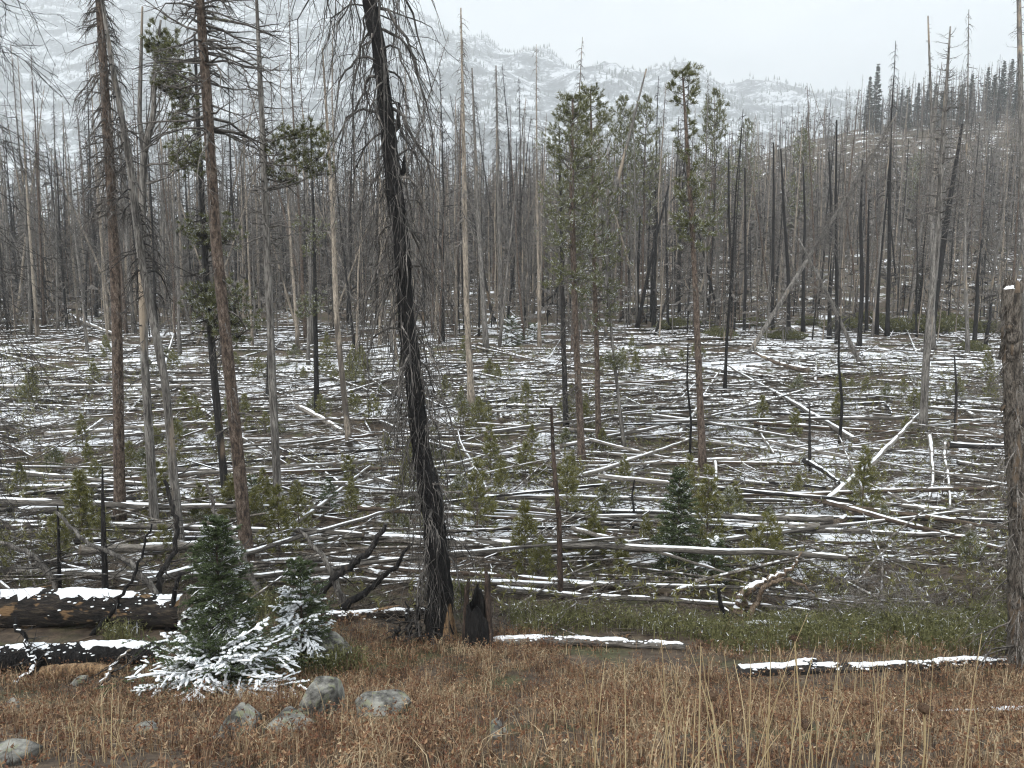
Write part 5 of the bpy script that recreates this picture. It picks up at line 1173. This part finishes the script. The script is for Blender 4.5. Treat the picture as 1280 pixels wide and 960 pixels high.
for a in [(1060, 780, 1.3, 0.75, 44, 'pale_twig', 'broad grey tangle of dead brush beside the upturned bent snag', 681), (1130, 775, 1.2, 0.7, 40, 'pale_twig', 'fine grey dead brush between the bent snag and the flaking snag', 682), (1195, 765, 1.0, 0.9, 38, 'litter', 'tall grey dead brush against the broken-off flaking snag', 683),
          (1000, 760, 0.8, 0.8, 16, 'dark_twig', 'black bare shrub right behind the upturned bent snag', 684), (1075, 735, 0.8, 0.9, 14, 'dark_twig', 'black bare shrub behind the broad grey brush', 685), (60, 720, 1.3, 0.8, 30, 'dark_twig', 'dark dead brush behind the big burnt logs', 686), (150, 715, 1.2, 0.8, 30, 'litter', 'grey dead brush behind the split orange log', 687),
          (250, 730, 1.1, 0.9, 26, 'litter', 'tangled dead brush behind the dark green fir', 688), (350, 745, 1.0, 0.8, 24, 'dark_twig', 'dark dead brush behind the smaller fir', 689), (470, 770, 0.9, 0.6, 22, 'litter', 'dead brush to the side of the charred black tree', 690), (640, 790, 0.9, 0.5, 18, 'pale_twig', 'thin pale twigs standing behind the charred stump', 691), (760, 780, 1.0, 0.35, 20, 'litter', 'low dead brush before the young firs', 692), (20, 690, 1.2, 1.0, 30, 'litter', 'tall dead brush at the foot of the dead tree with drooping limbs', 693)]:
    brush(*a)

# ------------------------------------------------------------------ small stuff on the ground
def litter():
    r = np.random.default_rng(701); mb = MB(); n = 17000
    Y = 10.3 + 34 * r.random(n) ** 1.15; X = r.uniform(-0.78, 0.78, n) * Y; yaw = r.uniform(0, 6.28, n); Ln = r.uniform(0.12, 0.8, n) * (1 + Y / 40); el = np.abs(r.normal(0, 0.25, n)); 
    d = np.stack([np.cos(yaw) * np.cos(el), np.sin(yaw) * np.cos(el), np.sin(el)], 1) * Ln[:, None]; p = np.stack([X, Y, gz(X, Y) + 0.01], 1); mid = p + d * 0.5 + r.normal(0, 0.04, (n, 3)) * Ln[:, None]
    rad = r.uniform(0.003, 0.010, n) * (0.7 + Y / 30); mb.tubes(np.stack([p, p + d], 1), rad[:, None] * np.array([[1, 0.4]]), 3)
    mb2 = mb; o = link('twig_litter', mb2.mesh('twig_litter', M['litter'])); tag(o, 'litter of dead twigs scattered over the log field', 'litter', kind='stuff')
    # low olive undershrubs between the logs
    mb = MB(); n = 9000; Y = 11 + 40 * r.random(n) ** 0.9; X = r.uniform(-0.78, 0.78, n) * Y; kp = fbm(X * 0.2, Y * 0.2, 91, 4) + r.normal(0, 0.05, n) > 0.49; X = X[kp]; Y = Y[kp]; n = len(X)
    c = np.stack([X, Y, gz(X, Y)], 1); h = r.uniform(0.12, 0.55, n); tip = c + np.stack([r.normal(0, .1, n), r.normal(0, .1, n), h], 1); mb.tubes(np.stack([c, tip], 1), np.broadcast_to(np.array([[.005, .002]]), (n, 2)), 3, 0)
    for f in (0.4, 0.7, 1.0): needle_spray(r, mb, c * (1 - f) + tip * f, (tip - c) * 1.5, 8, 0.10, 0.022, 1.1, 1)
    o = link('undershrubs', mb.mesh('undershrubs', [M['twig'], M['shrub']])); tag(o, 'low olive green undergrowth between the fallen logs', 'undergrowth', kind='stuff')
    # green heath along the foot of the bank
    mb = MB(); n = 46000; X = r.uniform(-8, 10, n); Y = r.uniform(8.6, 12.6, n); px = 640 + X / Y * 985
    band = sst(600, 680, px) * (1 - sst(1235, 1290, px)); line = 10.15 - 0.2 * sst(850, 1000, px); cen = np.abs((Y - line - 0.55) / 0.95); k2 = fbm(X * 0.8, Y * 0.8, 95, 4)
    kp = (band * (1.15 - cen) + (k2 - 0.47) * 3.2 + r.normal(0, 0.1, n) > 0.45); X = X[kp]; Y = Y[kp]; n = len(X); P = np.stack([X, Y, gz(X, Y) - 0.01], 1)
    H = r.uniform(0.10, 0.30, n); az = r.uniform(0, 6.28, n); mb.blades(P, H, az, r.normal(0, 0.25, n), r.uniform(0.006, 0.013, n), 0)
    i = r.integers(0, n, 40000); q = P[i] + np.stack([r.normal(0, .03, 40000), r.normal(0, .03, 40000), r.uniform(0.03, 0.26, 40000)], 1); needle_spray(r, mb, q, np.broadcast_to(np.array([[0, 0, 0.6]]), q.shape), 1, 0.055, 0.012, 1.3, 0)
    o = link('green_heath', mb.mesh('green_heath', M['heath'])); tag(o, 'band of low green heath between grass and fallen logs', 'heath', kind='stuff')
litter()

def grass():
    r = np.random.default_rng(711); mb = MB(); n = 230000
    nt = 13000; per = 14; n = nt * per; Yt = 2.2 + 8.6 * r.random(nt) ** 0.72; Xt = r.uniform(-1.0, 1.0, nt) * (2.2 + 0.72 * Yt); ht = np.repeat(0.55 + 1.0 * r.random(nt) ** 1.6, per); sp = np.repeat(r.uniform(0.02, 0.10, nt), per)
    oa = r.uniform(0, 6.28, n); od = np.sqrt(r.random(n)) * sp; X = np.repeat(Xt, per) + np.cos(oa) * od; Y = np.repeat(Yt, per) + np.sin(oa) * od
    lim = 10.3 + 1.6 * (fbm(X * 0.9, Y * 0.9, 15, 3) - 0.47) * 2; dens = fbm(X * 1.1, Y * 1.1, 19, 4); pxx = 640 + X / Y * 985; lim = np.where(pxx < 235, np.minimum(lim, 8.75 + 0.5 * vn(X * 2, Y, 3)), lim)
    clear = np.ones(n, bool)
    for (bx, by, bw) in ROCKS: clear &= ((X - bx) / (bw * 1.0)) ** 2 + ((Y - by + bw * 0.7) / (bw * 1.3)) ** 2 > 0.7 + 0.5 * vn(X * 9, Y * 9, 4)
    kp = (Y < lim) & clear & (dens + r.normal(0, 0.09, n) > 0.36); X = X[kp]; Y = Y[kp]; n = len(X); ht = ht[kp]; oa = oa[kp]
    P = np.stack([X, Y, gz(X, Y) - 0.02], 1); hh = 0.6 + 0.9 * fbm(X * 0.7, Y * 0.7, 29, 3); H = r.uniform(0.06, 0.19, n) * hh * ht; az = oa + r.normal(0, 0.5, n); bd = np.abs(r.normal(0.45, 0.5, n))
    mb.blades(P, H, az, bd, r.uniform(0.0028, 0.0060, n) * (0.6 + Y / 11), 0)
    s = r.random(n) < 0.40; d = np.stack([np.cos(az), np.sin(az), np.zeros(n)], 1)
    tip = P + np.array([0, 0, 1.0]) * (H * (1 - 0.35 * np.abs(bd)))[:, None] + d * (bd * H)[:, None]
    needle_spray(r, mb, tip[s], np.broadcast_to(np.array([[0, 0, 0.4]]), (int(s.sum()), 3)), 3, 0.024, 0.012, 1.4, 1)
    o = link('dry_grass', mb.mesh('dry_grass', [M['grass'], M['seed']])); tag(o, 'dry russet grass and spent flower heads covering the bank', 'grass', kind='stuff')
    # flattened older thatch, and the tall pale straw
    mb = MB(); pts = []
    for (x, y, k, sp, h0, h1) in [(840, 1010, 24, 0.35, 0.45, 0.85), (900, 1030, 26, 0.4, 0.5, 0.9), (965, 1010, 24, 0.4, 0.5, 0.95), (745, 990, 12, 0.2, 0.4, 0.62), (1020, 1000, 12, 0.4, 0.5, 0.9), (1068, 876, 26, 0.2, 0.4, 0.75), (1180, 985, 7, 0.5, 0.4, 0.75), (1120, 1000, 7, 0.3, 0.5, 0.95), (880, 905, 14, 0.6, 0.3, 0.6), (990, 915, 14, 0.6, 0.3, 0.55), (60, 960, 14, 0.9, 0.3, 0.5), (250, 960, 12, 0.8, 0.3, 0.5), (560, 950, 10, 0.8, 0.3, 0.45), (430, 900, 12, 0.6, 0.3, 0.5)]:
        c = at(x, y); xs = c[0] + r.normal(0, sp * 0.6, k); ys = c[1] + r.normal(0, sp * 0.35, k); pts.append(np.stack([xs, ys, gz(xs, ys) - 0.02, r.uniform(h0, h1, k)], 1))
    pts = np.concatenate(pts); pts = pts[r.random(len(pts)) < 0.6]; n = len(pts); az = np.where(r.random(n) < 0.5, 0, np.pi) + r.normal(0, 0.9, n); bd = np.abs(r.normal(0, 0.17, n)); t = np.linspace(0, 1, 6)[None, :, None]
    d = np.stack([np.cos(az), np.sin(az), np.zeros(n)], 1)[:, None]; H = pts[:, 3][:, None, None]
    Q = pts[:, None, :3] + np.array([0, 0, 1.0]) * H * t * (1 - 0.15 * t) + d * H * bd[:, None, None] * (0.3 * t + 0.7 * t ** 2)
    mb.tubes(Q, r.uniform(0.0016, 0.0034, n)[:, None] * (1 - 0.6 * np.linspace(0, 1, 6))[None], 4)
    o = link('tall_straw', mb.mesh('tall_straw', M['straw'])); tag(o, 'tall pale straw stems rising from the russet grass', 'grass', kind='stuff')
grass()
def dried_flower(x, y, xt, yt, rp, seed):
    r = np.random.default_rng(seed); b = at(x, y); tp = at_y(xt, yt, b[1]) - b; t = thing('dried_flower', b, 'dark brown round seed head on a pale stalk in the dry grass', 'flower', 'dried seed heads in the grass')
    Q, W = resample(np.array([[0, 0, -0.03], tp * 0.5 + np.array([0.012, 0, 0]), tp]), [0.004, 0.0034, 0.0028], 8); mb = MB(); mb.tubes(Q, W, 6); link('stalk', mb.mesh('stalk', M['straw']), t)
    V, F = ico(3); V = V * (1 + 0.55 * (r.random(len(V)) - 0.5))[:, None] * rp * (b[1] + 1) / FPX * np.array([1.15, 1.15, 0.8]) + tp; mb = MB(); mb.add(V, t=F)
    needle_spray(r, mb, V[::2], (V[::2] - tp) * 40, 1, 0.014, 0.005, 0.8); link('seed_head', mb.mesh('seed_head', M['seed_dark']), t)
M['seed_dark'] = m_grass('dark_seed_head', [(0.2, (0.035, 0.020, 0.014)), (0.9, (0.12, 0.075, 0.045))])
for i, a in enumerate([(900, 985, 888, 870, 4.6), (1150, 985, 1156, 886, 5), (1000, 980, 993, 798, 3), (884, 905, 876, 804, 3), (1016, 980, 1008, 907, 4), (1084, 905, 1080, 878, 3.4)]): dried_flower(*a, 720 + i)

# ------------------------------------------------------------------ air: thin cold haze that fades the mountain into the cloud
def haze():
    x0, x1, y0, y1, z0, z1 = -5600, 5600, -160, 5000, -60, 1900
    V = [(x, y, z) for z in (z0, z1) for y in (y0, y1) for x in (x0, x1)]; me = bpy.data.meshes.new('haze'); me.from_pydata(V, [], [(0, 2, 3, 1), (4, 5, 7, 6), (0, 1, 5, 4), (2, 6, 7, 3), (0, 4, 6, 2), (1, 3, 7, 5)]); me.update()
    m = bpy.data.materials.new('cold_haze'); m.use_nodes = True; nt = m.node_tree; nt.nodes.clear(); o = nt.nodes.new('ShaderNodeOutputMaterial'); v = nt.nodes.new('ShaderNodeVolumePrincipled')
    v.inputs['Color'].default_value = (0.95, 0.98, 1.0, 1); v.inputs['Density'].default_value = HAZE; v.inputs['Anisotropy'].default_value = 0.0; nt.links.new(v.outputs[0], o.inputs['Volume']); me.materials.append(m)
    ob = link('haze', me); tag(ob, 'pale cold haze fading the mountain', 'haze', kind='stuff')
HAZE = 0.00045
haze()
